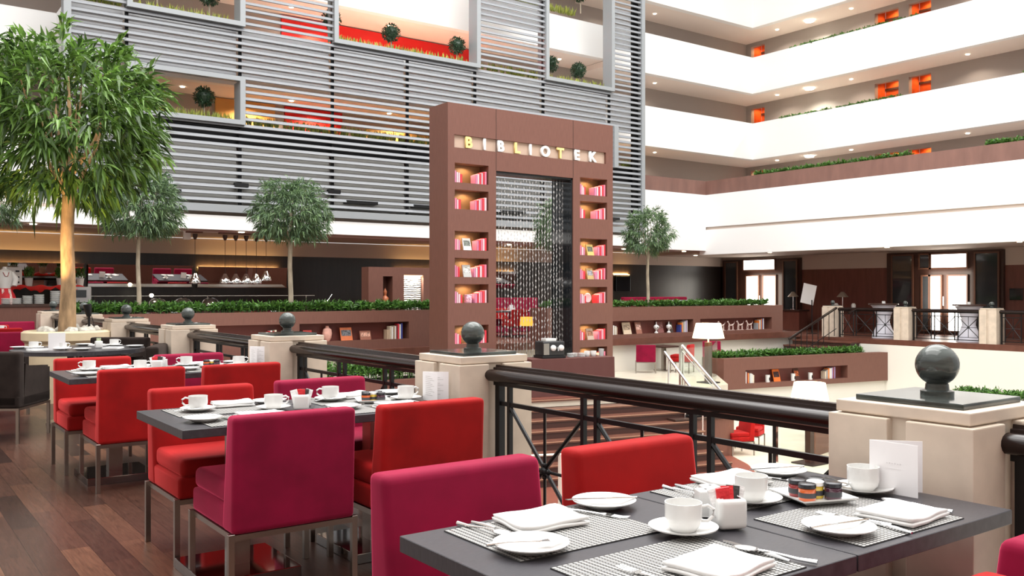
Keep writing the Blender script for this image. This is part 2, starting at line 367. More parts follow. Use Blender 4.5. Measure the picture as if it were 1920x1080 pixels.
area('door_daylight', (29.1, 15.8, 1.3), 1.4, 45, (1, .93, .8), (0, -PI/2, 0))

# ================================================================= LOUVRE SCREEN
YS = 21.5
PX = [3.70, 4.93, 7.53, 9.96, 12.17, 14.39, 16.88, 19.57, 20.95]
ZB, ZT, PITCH = 3.42, 13.6, .166
scr = thing('louvre_screen', 'tall grey metal louvre screen covering the balconies of left wing', 'screen', (0, 0, 0))
OPEN = [(1, 2, 5.46, 6.40), (1, 2, 7.84, 9.0), (3, 5, 7.84, 12.6), (6, 7, 7.84, 13.0)]   # bay from,to,z0,z1
for i in range(8):
    q = MB(); z = ZB+.06; nb = 0
    while z < ZT:
        if any(a <= i < b_ and z0-.07 < z < z1+.07 for a, b_, z0, z1 in OPEN):
            if nb: q.build('louvre_blades', grey, scr); q = MB(); nb = 0
        else:
            nb += 1; q.prism([(PX[i], YS-.02, z), (PX[i], YS+.03, z+.076), (PX[i], YS+.05, z+.07), (PX[i], YS+.0, z-.012)], (PX[i+1]-PX[i], 0, 0))
        z += PITCH
    if nb: q.build('louvre_blades', grey, scr)
def siding(x0, x1, z0, z1, m, name='siding_panel'):
    q = MB(); z = z0; n = round((z1-z0)/PITCH)
    for j in range(n):
        q.prism([(x0, YS+.16, z), (x0, YS+.24, z+PITCH*.97), (x0, YS+.27, z+PITCH*.97), (x0, YS+.19, z)], (x1-x0, 0, 0)); z += PITCH
    return q.build(name, m, scr)
for i in range(8):
    a, b_ = PX[i]+.05, PX[i+1]-(.06 if i < 7 else .32)
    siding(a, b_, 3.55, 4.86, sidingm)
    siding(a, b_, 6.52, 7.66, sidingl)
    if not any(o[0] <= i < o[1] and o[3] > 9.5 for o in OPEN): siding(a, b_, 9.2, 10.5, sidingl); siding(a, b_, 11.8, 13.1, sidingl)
for i, x in enumerate(PX[1:-1]):
    q = MB()
    if i == 3: q.box(x-.035, x+.035, YS+.1, YS+.16, ZB, 7.7)
    else: q.box(x-.035, x+.035, YS+.1, YS+.16, ZB, ZT)
    q.build('back_post', iron, scr)
    if i < 3 or i == 0: MB().box(x-.17, x+.17, YS-.02, YS+.1, 3.86, 3.95).build('bracket', iron, scr)
for x in (PX[0], PX[-1]): MB().box(x-.09, x+.06, YS-.05, YS+.25, ZB, ZT).build('end_post', frameg, scr)
MB().box(PX[-1]-.35, PX[-1]-.1, YS+.12, YS+.2, ZB, ZT).build('dark_backing', iron, scr)
MB().box(PX[0]-.09, PX[-1]+.06, YS-.08, YS+.1, 3.22, 3.40).build('bottom_beam', frameg, scr)
MB().box(PX[0]-.09, PX[-1]+.06, YS+.1, 22.4, 3.24, 3.3).build('soffit', mat('warm_soffit', (.55, .44, .34), .7), scr)
sbox('wall_left_lower_band', (-4, 21.1, 21.5, 21.7, 2.80, 3.14), white)
sbox('trim_6', (-4, 21.1, 21.72, 22.4, 2.95, 3.235), beige)
MB().box(PX[0], PX[-1], YS+.24, YS+.29, 4.88, 5.40).build('dark_band', iron, scr)
sl = MB()
for x in (5.2, 8.2, 10.3, 12.3, 15.2, 19.0): sl.box(x, x+.9, YS-.03, YS+.2, 3.62, 3.70)
sl.build('vent_slots', iron, scr)
for a, b_, z0, z1 in OPEN:
    x0, x1 = PX[a], PX[b_]; q = MB()
    q.box(x0-.03, x1+.07, YS-.08, YS+.1, z0-.11, z0); q.box(x0-.03, x1+.07, YS-.08, YS+.1, z1, z1+.11)
    q.box(x0-.03, x0+.09, YS-.08, YS+.35, z0, z1); q.box(x1-.06, x1+.07, YS-.08, YS+.35, z0, z1)
    q.build('opening_frame', frameg, scr)
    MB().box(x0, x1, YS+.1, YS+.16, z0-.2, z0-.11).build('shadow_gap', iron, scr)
q = MB().box(19.62, 19.8, YS-.08, YS+.3, 5.3, 6.62); q.build('opening_frame', frameg, scr)

# ================================================================= PLANTS
def leaf(bm, p, d, L, W, droop=.25, up=None):
    d = d.normalized(); s_ = d.cross(up or Vector((0, 0, 1)))
    if s_.length < .1: s_ = d.cross(Vector((1, 0, 0)))
    s_.normalize(); s_ = (Matrix.Rotation(random.uniform(-.9, .9), 3, d) @ s_)
    n = s_.cross(d)
    a = bm.verts.new(p); m1 = p+d*L*.45; t = p+d*L*.98+Vector((0, 0, -droop*L))
    b_ = bm.verts.new(m1+s_*W/2+n*W*.15); c = bm.verts.new(m1-s_*W/2+n*W*.15); e = bm.verts.new(t); k_ = bm.verts.new(m1-n*W*.05)
    bm.faces.new((a, b_, k_)); bm.faces.new((a, k_, c)); bm.faces.new((b_, e, k_)); bm.faces.new((k_, e, c))
def rnd(): 
    while 1:
        v = Vector((random.uniform(-1, 1), random.uniform(-1, 1), random.uniform(-1, 1)))
        if .05 < v.length < 1: return v
def crown(rx, rz, n_tw, per, L, W, seed, flat=-.55):
    random.seed(seed); m = MB(); m.raw = True
    for _ in range(n_tw):
        v = rnd(); v = v.normalized()*(random.uniform(.3, 1)**.5)
        v *= 1+.13*math.sin(v.x*5+seed)*math.cos(v.z*4+v.y*3)
        if v.z < flat: v.z = flat+random.uniform(-.12, .35)
        c = Vector((v.x*rx, v.y*rx, v.z*rz)); out = Vector((v.x, v.y, v.z*.6+.25)).normalized()
        for j in range(per):
            p = c+out*random.uniform(-.14, .16)*rx*.5+rnd()*.05
            d = (out*.75+rnd()*.9+Vector((0, 0, -.45 if v.z < .3 else -.1)))
            leaf(m.bm, p, d, L*random.uniform(.7, 1.25), W*random.uniform(.8, 1.2), random.uniform(.1, .45))
    return m
def branches(mb, base, rx, rz, cz, n, r0, seed):
    random.seed(seed); b0 = base
    for i in range(n):
        a = 2*PI*i/n+random.uniform(-.4, .4); el = random.uniform(.15, .9)
        tip = Vector((math.cos(a)*rx*.75*(1-el*.5), math.sin(a)*rx*.75*(1-el*.5), cz+rz*(el-.25)))
        base = (b0[0], b0[1], b0[2]-.06+.09*(i % 4)); mid = Vector(base)*.5+tip*.5+Vector((math.cos(a)*.05, math.sin(a)*.05, -.08))
        mb.tube([base, mid, tip], r0, 6, [r0, r0*.6, r0*.2])
def tree(loc, trunk_h, cz, rx, rz, r0, label, lf, bk, L, W, n_tw, per, seed, lean=0, name='ficus_tree', flat=-.6):
    t = thing(name, label, 'tree', loc)
    mb = MB(); x1 = lean
    mb.tube([(0, 0, 0), (x1*.3+.01, 0, trunk_h*.35), (x1*.6-.01, .01, trunk_h*.7), (x1, 0, trunk_h)], r0, 12, [r0*1.25, r0, r0*.92, r0*.85])
    branches(mb, (x1, 0, trunk_h), rx, rz, cz, 8, r0*.38, seed)
    mb.tube([(x1, 0, trunk_h-.05), (x1+.02, 0, (trunk_h+cz)/2), (x1, .03, cz+rz*.5)], r0, 8, [r0*.8, r0*.5, r0*.15])
    mb.build('trunk', bk, t, True)
    f = crown(rx, rz, n_tw, per, L, W, seed, flat).build('foliage', lf, t); f.location = (x1*.7, 0, cz)
    return t
main = tree((2.09, 12.2, .80), 1.70, 2.62, 1.12, 1.12, .085, 'large ficus tree with thick sunlit tan trunk in the round stone planter', fic, bark, .25, .046, 470, 12, 5, lean=.02, flat=-.8)
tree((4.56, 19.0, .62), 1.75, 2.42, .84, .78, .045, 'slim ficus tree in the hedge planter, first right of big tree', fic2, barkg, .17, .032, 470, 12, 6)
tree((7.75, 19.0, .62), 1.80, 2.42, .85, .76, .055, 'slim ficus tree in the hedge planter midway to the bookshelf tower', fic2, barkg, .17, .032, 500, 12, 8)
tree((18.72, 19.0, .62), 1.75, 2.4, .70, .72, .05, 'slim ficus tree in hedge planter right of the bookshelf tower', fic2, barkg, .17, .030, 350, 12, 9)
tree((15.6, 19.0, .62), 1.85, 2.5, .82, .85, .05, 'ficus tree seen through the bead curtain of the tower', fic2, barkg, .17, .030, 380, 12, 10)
tree((1.9, 19.0, .0), 2.4, 3.05, .72, .62, .05, 'ficus tree half cut off by the left photo edge', fic2, barkg, .17, .026, 220, 12, 12)

def hedge(x0, x1, y0, y1, z0, h, n, label, L=.13, W=.042, m=hedg, ang=0, org=None, name='hedge'):
    random.seed(int(x0*77+y0*13)); q = MB(); q.raw = True
    for _ in range(n):
        p = Vector((random.uniform(x0, x1), random.uniform(y0, y1), 0)); hh = h*random.uniform(.55, 1.05)
        nl = 12
        for j in range(nl):
            a = random.uniform(0, 2*PI); el = random.uniform(.0, 1.3)
            d = Vector((math.cos(a)*math.cos(el), math.sin(a)*math.cos(el), math.sin(el)))
            leaf(q.bm, p+Vector((0, 0, z0+hh*random.uniform(.35, .9))), d, L*random.uniform(.7, 1.2), W, .15)
        q.tube([p+Vector((0, 0, z0)), p+Vector((random.uniform(-.02, .02), 0, z0+hh*.7))], .006, 3)
    o = q.build(name, m)
    if org: o.location = org; o.rotation_euler = (0, 0, ang)
    return tag(o, label, 'hedge', None, 'stuff')

# ---- bookshelf planter walls (left wing edge)
def planter_wall(x0, x1, niches, label, y=18.5, z0=0, z1=.88, dep=.75, m=brown, loc=None, rz=0):
    t = thing('planter_wall', label, 'planter', loc or (0, 0, 0), rz)
    q = MB(); xs = x0; nz0, nz1 = niches[0][2], niches[0][3]
    q.box(x0, x1, y, y+.28, nz1, z1); q.box(x0, x1, y, y+.28, z0, nz0)
    for a, b_, c, e in niches:
        q.box(xs, a, y, y+.28, nz0, nz1); xs = b_
    q.box(xs, x1, y, y+.28, nz0, nz1)
    q.box(x0, x1, y+dep-.06, y+dep, z0, z1); q.box(x0, x0+.06, y+.28, y+dep-.06, z0, z1); q.box(x1-.06, x1, y+.28, y+dep-.06, z0, z1)
    q.build('body', m, t)
    inn = mat('niche_red_brown', (.16, .04, .03), .5)
    for a, b_, c, e in niches: MB().box(a, b_, y+.262, y+.279, c, e).build('niche_back', inn, t)
    MB().box(x0+.06, x1-.06, y+.28, y+dep-.06, z1-.35, z1-.04).build('soil', soil, t)
    return t
planter_wall(3.3, 12.2, [(5.1, 7.45, .22, .62), (7.75, 10.46, .22, .62)], 'long brown planter wall with book niches left of the tower')
planter_wall(14.6, 24.3, [(16.2, 20.1, .12, .50), (20.4, 23.75, .12, .50)], 'long brown planter wall with book niches right of the tower')
sbox('trim_3', (3.12, 24.95, 18.3, 18.5, -.16, .02), brownf)
hedge(3.4, 12.0, 18.82, 19.15, .84, .25, 680, 'leafy green hedge along planter wall left of the tower', L=.15)
hedge(14.8, 24.0, 18.82, 19.15, .84, .21, 620, 'leafy green hedge along planter wall right of the tower', L=.13)
# lower planter in the lobby
planter_wall(0, 6.25, [(.75, 4.55, -1.2, -.83)], 'brown planter wall with books standing low on the cream base', 0, -1.34, -.50, .9, loc=(18.9, 16.3, 0), rz=math.atan2(-1.06, 6.1))
hedge(.1, 5.6, .35, .75, -.56, .2, 420, 'green hedge in the low planter in front of right wing', L=.15, ang=math.atan2(-1.06, 6.1), org=(18.9, 16.3, 0))
# small hedge boxes
pb = thing('planter_box', 'brown planter box behind the left railing, below floor level', 'planter', (8.9, 16.6, -.9))
MB().box(-1.6, .75, -.3, .35, 0, .42, bev=.01).build('body', brown, pb); MB().box(-1.5, .65, -.22, .28, .4, .43).build('soil', soil, pb)
hedge(7.35, 9.6, 16.35, 16.9, -.5, .42, 260, 'bushy green hedge in planter box behind the left railing', L=.16)
pb = thing('planter_box', 'low planter box mostly hidden behind the big right stone pier', 'planter', (22.5, 10.9, -2.2))
MB().box(-.3, .3, -.9, .9, 0, .9, bev=.01).build('body', cream, pb); MB().box(-.25, .25, -.85, .85, .88, .91).build('soil', soil, pb)
hedge(22.2, 22.8, 10.1, 11.7, -1.3, .22, 120, 'strip of green hedge peeking over the big right granite slab', L=.14)
# planting on the brown parapets of the right wing
hedge(25.05, 25.3, 8.5, 12.4, 5.26, .22, 160, 'green plants on right parapet at the photo edge', L=.12)
hedge(25.05, 25.3, 14.6, 20.3, 5.26, .20, 240, 'long row of green plants on the brown right parapet', L=.12)
hedge(28.62, 28.82, 17.0, 22.0, 7.88, .14, 150, 'thin plants trailing along middle right white balcony edge', L=.10)
hedge(28.62, 28.82, 10.0, 13.0, 7.88, .16, 90, 'plants on middle right white balcony edge at photo edge', L=.10)
hedge(28.62, 28.82, 16.4, 21.5, 10.48, .14, 150, 'thin plants trailing along the upper right white balcony edge', L=.10)

def topiary(x, z, label, y=22.75, r=.24):
    k_ = 22/22.6; x *= k_; z = 1.33+(z-1.33)*k_; y = 22.0
    t = thing('topiary_tree', label, 'plant', (x, y, z-.62), group='topiary balls on the balconies')
    MB().tube([(0, 0, 0), (0, 0, .5)], .018, 6).build('stem', barkg, t)
    random.seed(int(x*10)); q = MB(); q.raw = True
    for _ in range(420):
        v = rnd().normalized(); leaf(q.bm, v*r*random.uniform(.7, .95), v+rnd()*.8, .075, .04, .1)
    q.sphere((0, 0, 0), r*.78, 10, 8); q.build('foliage', topi, t).location = (0, 0, .62)
    return t
for x, z, lb in ((6.97, 6.16, 'round topiary ball in the lowest opening, right one of its pair'), (5.72, 6.14, 'round topiary ball in lowest opening half behind the big ficus'),
                 (7.1, 8.70, 'round topiary ball at top left opening beside the frame'), (5.85, 8.75, 'topiary whose stem shows in the top left opening'),
                 (10.38, 8.70, 'topiary ball half hidden by frame at left end of red corridor'), (12.2, 8.62, 'topiary ball in the middle of the red lit opening'), (14.4, 8.62, 'topiary ball at right end of the red lit opening'),
                 (17.95, 8.60, 'left of two topiary balls in narrow opening above the tower'), (19.1, 8.56, 'right of two topiary balls in narrow opening above the tower'), (19.2, 11.08, 'topiary ball on the white balcony above the narrow opening')):
    topiary(x, z, lb)
def grassrow(x0, x1, z, n, label, y=21.86):
    random.seed(int(x0*31)); q = MB(); q.raw = True
    for _ in range(n):
        p = Vector((random.uniform(x0, x1), y+random.uniform(-.03, .09), z))
        for j in range(3): leaf(q.bm, p, Vector((random.uniform(-.35, .35), random.uniform(-.3, .3), 1)), random.uniform(.14, .34), .045, 0, up=Vector((0, 1, 0)))
    tag(q.build('blade_grass', grass), label, 'grass', None, 'stuff')
grassrow(5.0, 7.4, 5.4, 110, 'pale green blade grass in the lowest left opening')
grassrow(7.6, 16, 5.4, 330, 'dark blade grass row behind the louvres of lowest corridor')
grassrow(19.8, 20.9, 5.4, 60, 'blade grass beside the lit end of lowest corridor')
grassrow(5.0, 7.4, 7.80, 70, 'blade grass in the top left opening')
grassrow(3.8, 4.9, 7.80, 60, 'blade grass behind louvres at top left corner')
grassrow(10, 14.4, 7.80, 150, 'yellow green blade grass before the red corridor wall')
grassrow(14.6, 16.8, 7.80, 80, 'blade grass behind louvres right of red corridor')
grassrow(17.0, 19.5, 7.80, 90, 'blade grass in narrow opening above the tower')
grassrow(17.0, 19.5, 10.55, 130, 'dense blade grass on the high white balcony in narrow opening', 23.25)
# parapet planters behind the screen
for x0, x1, z, y in ((3.6, 21, 5.33, 22.75), (3.6, 21, 7.72, 22.95)):
    pass
sbox('trim_4', (3.75, 20.9, 21.8, 23.2, 7.5, 7.80), white)
sbox('trim_5', (3.75, 20.9, 21.8, 22.4, 5.0, 5.40), parm)
# ================================================================= BOOKSHELF TOWER
PY = 16.0; PD = .75
tow = thing('bookshelf_tower', 'tall brown bookshelf tower with word sign and bead curtain in its opening', 'bookshelf tower', (0, 0, 0))
XL, XR, OL, OR, TZ, BZ = 9.97, 14.6, 11.2, 13.37, 5.28, -.9
NL = [(3.62, 4.03), (3.06, 3.47), (2.2, 2.60), (1.63, 2.03), (1.08, 1.48), (.22, .61)]
NR = [(3.58, 3.98), (3.03, 3.43), (2.17, 2.56), (1.61, 2.0), (1.05, 1.43), (.19, .56), (-.35, .02)]
SX0, SX1, SZ0, SZ1 = 10.13, 14.38, 4.35, 4.62
def column(x0, x1, nx0, nx1, rows, name):
    q = MB(); z = BZ
    for a, b_ in sorted(rows):
        q.box(x0, x1, PY, PY+PD, z, a); q.box(x0, nx0, PY, PY+PD, a, b_); q.box(nx1, x1, PY, PY+PD, a, b_); z = b_
    q.box(x0, x1, PY, PY+PD, z, 4.10)
    q.build(name, brown, tow)
    for a, b_ in rows:
        MB().box(nx0, nx1, PY+.34, PY+.36, a, b_).build('niche_back', mat('niche_gold_brown', (.24, .13, .06), .5), tow)
        down('niche_lamp_light', ((nx0+nx1)/2, PY+.17, b_-.006), 13.0, (1, .74, .40), .03, 2.9)
strip_s = mat('niche_strip_glow', (1, .8, .5), .5, emit=(1, .66, .30), es=5)
column(XL, OL, 10.14, 11.0, NL, 'left_column'); column(OR, XR, 13.58, 14.42, NR, 'right_column')
q = MB().box(OL, OR, PY, PY+PD, 3.94, 4.10)
q.box(XL, XR, PY, PY+PD, SZ1, TZ); q.box(XL, SX0, PY, PY+PD, 4.10, SZ1); q.box(SX1, XR, PY, PY+PD, 4.10, SZ1); q.box(SX0, SX1, PY, PY+PD, 4.10, SZ0)
q.build('header', brown, tow)
for x in (OL-.0, OR-.0): MB().box(x-.006, x+.006, PY-.003, PY+.01, 3.95, TZ-.01).build('panel_joint', brownd, tow)
sp_ = MB().box(SX0, SX1, PY+.06, PY+.3, SZ0, SZ1).build('sign_panel', mat('sign_beige', (.50, .37, .29), .6), tow)
gold = mat('pale_gold_letter', (.86, .66, .26), .4); wl = mat('white_letter', (.9, .9, .88), .4)
def text_mesh(s, size, ext, m, parent, loc, rot, off=.0, name='letter'):
    c = bpy.data.curves.new('t', 'FONT'); c.body = s; c.size = size; c.extrude = ext; c.offset = off; c.align_x = 'CENTER'
    o = bpy.data.objects.new('t', c); COL.objects.link(o)
    dg = bpy.context.evaluated_depsgraph_get(); me = bpy.data.meshes.new_from_object(o.evaluated_get(dg)); bpy.data.objects.remove(o)
    me.materials.clear(); me.materials.append(m)
    r = bpy.data.objects.new(name, me); COL.objects.link(r); r.location = loc; r.rotation_euler = rot; r.parent = parent; return r
LX = [879, 909, 939, 970, 995, 1023, 1051, 1082, 1111]
for ch, x in zip('BIBLIOTEK', LX):
    t_ = (x-960)/1690; X_ = PY*(.5878+.809*t_)/(.809-.5878*t_)
    text_mesh(ch, .315, .025, gold if ch in 'LT' or x < 900 else wl, sp_, (X_, PY+.02, SZ0+.028), (PI/2, 0, 0), .012)
MB().box(OR-.03, OR-.002, PY+.03, PY+PD, BZ, 3.94).build('black_jamb', blackg, tow)
MB().box(OL+.002, OL+.02, PY+.03, PY+PD, BZ, 3.94).build('black_jamb', blackg, tow)
MB().box(OL, OR, PY+.03, PY+.3, 3.90, 3.94).build('curtain_rail', iron, tow)
random.seed(3); q = MB(); q.raw = True
for i in range(48):
    x = OL+.04+i*(OR-OL-.1)/48+random.uniform(-.006, .006); y = PY+.2+(i % 2)*.08
    q.box(x-.0008, x+.0008, y, y+.002, BZ+.1, 3.9)
    z = 3.85-random.uniform(0, .12)
    while z > BZ+.15:
        if random.random() < .8: q.box(x-.007, x+.007, y-.003, y+.003, z-.045, z)
        z -= .125+random.uniform(0, .03)
bc = q.build('bead_curtain', mat('silver_bead', (.80, .78, .76), .15, .7)); tag(bc, 'silver bead curtain of hanging strings in the tower opening', 'bead curtain', None, 'stuff')

BOOKC = {'pink': mat('pink_book', (.80, .20, .30), .5), 'pale pink': mat('pale_pink_book', (.85, .50, .55), .5), 'red': mat('red_book', (.72, .04, .06), .45), 'mauve': mat('mauve_book', (.62, .22, .36), .5),
         'white': mat('white_book', (.80, .78, .74), .5), 'blue': mat('blue_book', (.05, .07, .30), .45), 'tan': mat('tan_book', (.55, .40, .28), .5), 'grey': mat('grey_book', (.35, .36, .38), .5),
         'orange': mat('orange_book', (.80, .22, .04), .45), 'maroon': mat('maroon_book', (.22, .04, .04), .5), 'lilac': mat('lilac_book', (.40, .30, .55), .5), 'cream': mat('cream_book', (.72, .62, .48), .5)}
pages = mat('book_pages', (.85, .80, .72), .8)
def book(x, y, z, w_, h, d, colr, label, group, rz=0, tilt=0):
    t = thing('book', label, 'book', (x, y, z), rz, group)
    if tilt: t.rotation_euler = (0, tilt, rz)
    q = MB().box(-w_/2, w_/2, 0, .004, 0, h); q.box(-w_/2, -w_/2+.003, 0, d, 0, h); q.box(w_/2-.003, w_/2, 0, d, 0, h)
    q.build('cover', BOOKC[colr], t); MB().box(-w_/2+.003, w_/2-.003, .004, d-.006, .004, h-.004).build('pages', pages, t); return t
ORD = ['first', 'second', 'third', 'fourth', 'fifth', 'sixth', 'seventh', 'eighth', 'ninth', 'tenth']
def display_item(kind, x, y, z, label, w_=.17, h=.24, c1=(.6, .58, .55), c2=(.2, .2, .18), rz=0):
    t = thing(kind, label, 'picture book' if kind == 'propped_book' else 'picture', (x, y, z), rz)
    T = Matrix.Rotation(-.28, 4, 'X')
    MB().box(-w_/2, w_/2, 0, .025, 0, h, mtx=T).build('cover', mat('cover_%.2f_%.2f' % (c1[0], c2[1]), c1, .4, var=.1), t)
    MB().box(-w_/2+.02, w_/2-.02, -.003, 0, h*.35, h*.8, mtx=T).build('cover_picture', mat('print_%.2f_%.2f' % (c2[0], c2[1]), c2, .5, var=.7, vscale=30), t)
    return t
random.seed(21)
def fill(nx0, rows, side):
    for r, (a, b_) in enumerate(rows):
        H_ = b_-a; wd = .86 if side == 'left' else .84
        last = side == 'right' and r == 6
        hid = side == 'left' and r == 5
        x = nx0+.02; n = 0; g = 'books in the %s tower niches' % side
        for c_ in ([] if last else [['mauve', 'pale pink', 'pale pink', 'red'], ['pink', 'pale pink', 'red'], ['pink', 'pale pink', 'mauve'], ['mauve', 'pink', 'red']][r % 4]):
            w_ = random.uniform(.035, .055); n += 1
            book(x+w_/2, PY+.03, a+.001, w_, H_*random.uniform(.58, .68)-.02*n, .2, c_, '%s book, %s from left end in %s niche from top of %s tower column' % (c_, ORD[n-1], ORD[r], side), g); x += w_+.004
        x = nx0+wd-.03; n = 0
        for c_ in [['pink', 'red', 'pale pink', 'red', 'pale pink', 'mauve', 'mauve'], ['pale pink', 'red', 'pink', 'pale pink', 'red', 'mauve'], ['red', 'pale pink', 'pink', 'red', 'mauve']][r % 3][:6 if H_ > .38 else 5]:
            w_ = random.uniform(.036, .06); n += 1
            if last and n > 3: break
            book(x-w_/2, PY+.03, a+.001, w_, H_*.72-.016*n, .2, c_, '%s book, %s from right end in %s niche from top of %s tower column' % (c_, ORD[n-1], ORD[r], side), g); x -= w_+.004
fill(10.14, NL, 'left'); fill(13.58, NR, 'right')
for sd, x, rows, lst in (('left', 10.50, NL, [(2, (.70, .72, .70), (.15, .17, .15)), (3, (.45, .47, .45), (.55, .55, .52))]), ('right', 13.96, NR, [(2, (.66, .50, .16), (.12, .13, .10)), (3, (.50, .36, .16), (.30, .30, .33)), (5, (.50, .38, .30), (.30, .14, .08))])):
    for r, c1, c2 in lst: display_item('propped_book', x, PY+.05, rows[r][0]+.001, 'propped picture book in %s niche from top of %s tower column' % (ORD[r], sd), .2, .27, c1, c2)
q = MB().lathe((0, 0, 0), [(0, 0), (.085, 0), (.09, .02), (.088, .17), (.08, .18), (0, .18)], 20)
o = q.build('patterned_pot', mat('pink_print_ceramic', (.70, .36, .44), .3, var=.6, vscale=30), None, True); o.location = (10.56, PY+.14, NL[4][0]); tag(o, 'small pink patterned pot in fifth left niche of the tower', 'pot')
q = MB().lathe((0, 0, .12), [(0, -.03), (.07, -.035), (.115, -.01), (.12, .015), (.1, .035), (.05, .02), (0, .015)], 24, Matrix.Translation((0, 0, .12)) @ Matrix.Rotation(PI/2, 4, 'X') @ Matrix.Translation((0, 0, -.12)))
o = q.build('round_vase', mat('pale_pink_ceramic', (.80, .52, .54), .25), None, True); o.location = (13.93, PY+.16, NR[4][0]+.0); tag(o, 'round flat pale pink vase in fifth right niche of the tower', 'vase')

# items in planter-wall niches (left of tower)
def vase(x, y, z, s, m, label):
    q = MB().lathe((0, 0, 0), [(0, 0), (.07*s, 0), (.13*s, .10*s), (.15*s, .24*s), (.13*s, .36*s), (.06*s, .42*s), (.045*s, .45*s), (.06*s, .47*s), (.03*s, .47*s), (0, .40*s)], 28)
    o = q.build('round_bodied_vase', m, None, True); o.location = (x, y, z); return tag(o, label, 'vase')
vase(8.45, 18.62, .22, .72, mat('peach_ceramic', (.78, .42, .34), .3, var=.25, vscale=5), 'tall peach vase with dark motif in left planter wall niche')
display_item('propped_book', 8.9, 18.55, .225, 'propped orange and grey book right of the peach vase', .28, .30, (.60, .16, .06), (.12, .12, .13))
display_item('propped_book', 9.37, 18.55, .225, 'propped book with speckled red and white cover in left planter wall', .27, .21, (.30, .12, .08), (.55, .30, .22))
display_item('propped_book', 7.98, 18.55, .225, 'small red propped book left of the peach vase', .2, .26, (.50, .03, .02), (.4, .04, .03))
def row(x, y, z, specs, where, g, rz=0, org=(0, 0), tilt=0):
    for n, (c_, h) in enumerate(specs):
        w_ = random.uniform(.03, .045)
        X_ = org[0]+x*math.cos(rz)-y*math.sin(rz); Y_ = org[1]+x*math.sin(rz)+y*math.cos(rz)
        book(X_, Y_, z+.001, w_, h, .17, c_, '%s book, %s from left in %s' % (c_, ORD[n], where), g, rz); x += w_+.006
row(9.92, 18.54, .22, [('tan', .22), ('tan', .22), ('cream', .30), ('white', .29), ('tan', .31), ('white', .30), ('maroon', .32), ('red', .35), ('white', .34), ('blue', .36), ('blue', .34)][:10], 'the row left of the tower', 'books in planter wall left of the tower')
row(7.1, 18.54, .22, [('red', .26), ('white', .27), ('red', .25), ('cream', .28)], 'the row behind the third near pier', 'books behind the third near pier')
row(16.95, 18.54, .12, [('white', .26), ('cream', .22), ('white', .24), ('tan', .21)], 'the row just right of tower', 'books just right of tower')
row(19.62, 18.54, .12, [('blue', .22), ('orange', .28), ('tan', .30), ('grey', .30), ('white', .32), ('lilac', .33), ('white', .35)], 'the row left of the glowing lamp', 'books left of the glowing lamp')
row(23.12, 18.54, .12, [('grey', .20), ('orange', .28), ('white', .30), ('grey', .30), ('orange', .33), ('blue', .34), ('white', .34)], 'the row right of the horse figures', 'books right of the horse figures')
display_item('propped_picture', 17.5, 18.55, .125, 'cream framed picture in niche right of the tower', .30, .34, (.62, .50, .36), (.30, .22, .15))
display_item('propped_book', 17.95, 18.55, .125, 'propped maroon book with pale print in right planter wall', .22, .34, (.30, .08, .07), (.5, .3, .25))
display_item('propped_book', 18.88, 18.62, .125, 'propped dusty red book behind the left heart figurine', .24, .34, (.25, .10, .09), (.22, .09, .08))
display_item('propped_book', 19.3, 18.62, .125, 'dark propped book behind the right heart figurine', .18, .30, (.06, .04, .03), (.2, .15, .10))
for x, lb in ((18.62, 'left of two small white heart figurines in the right planter wall'), (19.13, 'right of two small white heart figurines in the right planter wall')):
    t = thing('heart_figurine', lb, 'figurine', (x, 18.56, .12))
    MB().lathe((0, 0, 0), [(0, 0), (.055, 0), (.06, .02), (.02, .06), (.03, .1), (.08, .15), (.085, .2), (.05, .23), (.015, .25), (.012, .32), (0, .33)], 14).build('body', porc, t, True)
    MB().sphere((-.015, -.07, .17), .02, 8, 6).build('heart', iron, t); 
def horse(x, label):
    t = thing('horse_figurine', label, 'figurine', (x, 18.56, .125), group=None)
    q = MB(); s = .9
    q.tube([(-.10*s, 0, .19*s), (-.03*s, 0, .17*s), (.05*s, 0, .175*s), (.10*s, 0, .19*s)], .03, 8, [.030, .022, .024, .028])
    q.tube([(-.09*s, 0, .20*s), (-.13*s, 0, .27*s), (-.15*s, 0, .31*s)], .015, 6, [.024, .016, .014]); q.tube([(-.145*s, 0, .31*s), (-.20*s, 0, .28*s)], .012, 6, [.016, .009])
    for xx, dx in ((-.10, -.035), (-.08, .01), (.09, .03), (.10, -.01)):
        q.tube([(xx*s, 0, .18*s), ((xx+dx)*s, .0, .09*s), ((xx+dx*.6)*s, 0, .005)], .01, 6, [.016, .009, .011])
    q.tube([(.11*s, 0, .20*s), (.16*s, 0, .23*s), (.19*s, 0, .31*s)], .01, 6, [.010, .008, .005])
    q.build('body', mat('pale_pink_metal', (.70, .55, .50), .35, .2), t, True)
    MB().box(-.15, .15, -.03, .03, 0, .012).build('base', mat('pale_pink_metal', (0, 0, 0)), t)
for k, x in enumerate((21.42, 21.85, 22.28, 22.72)): horse(x, '%s of four slender horse figurines right of the glowing lamp, from left' % ORD[k])
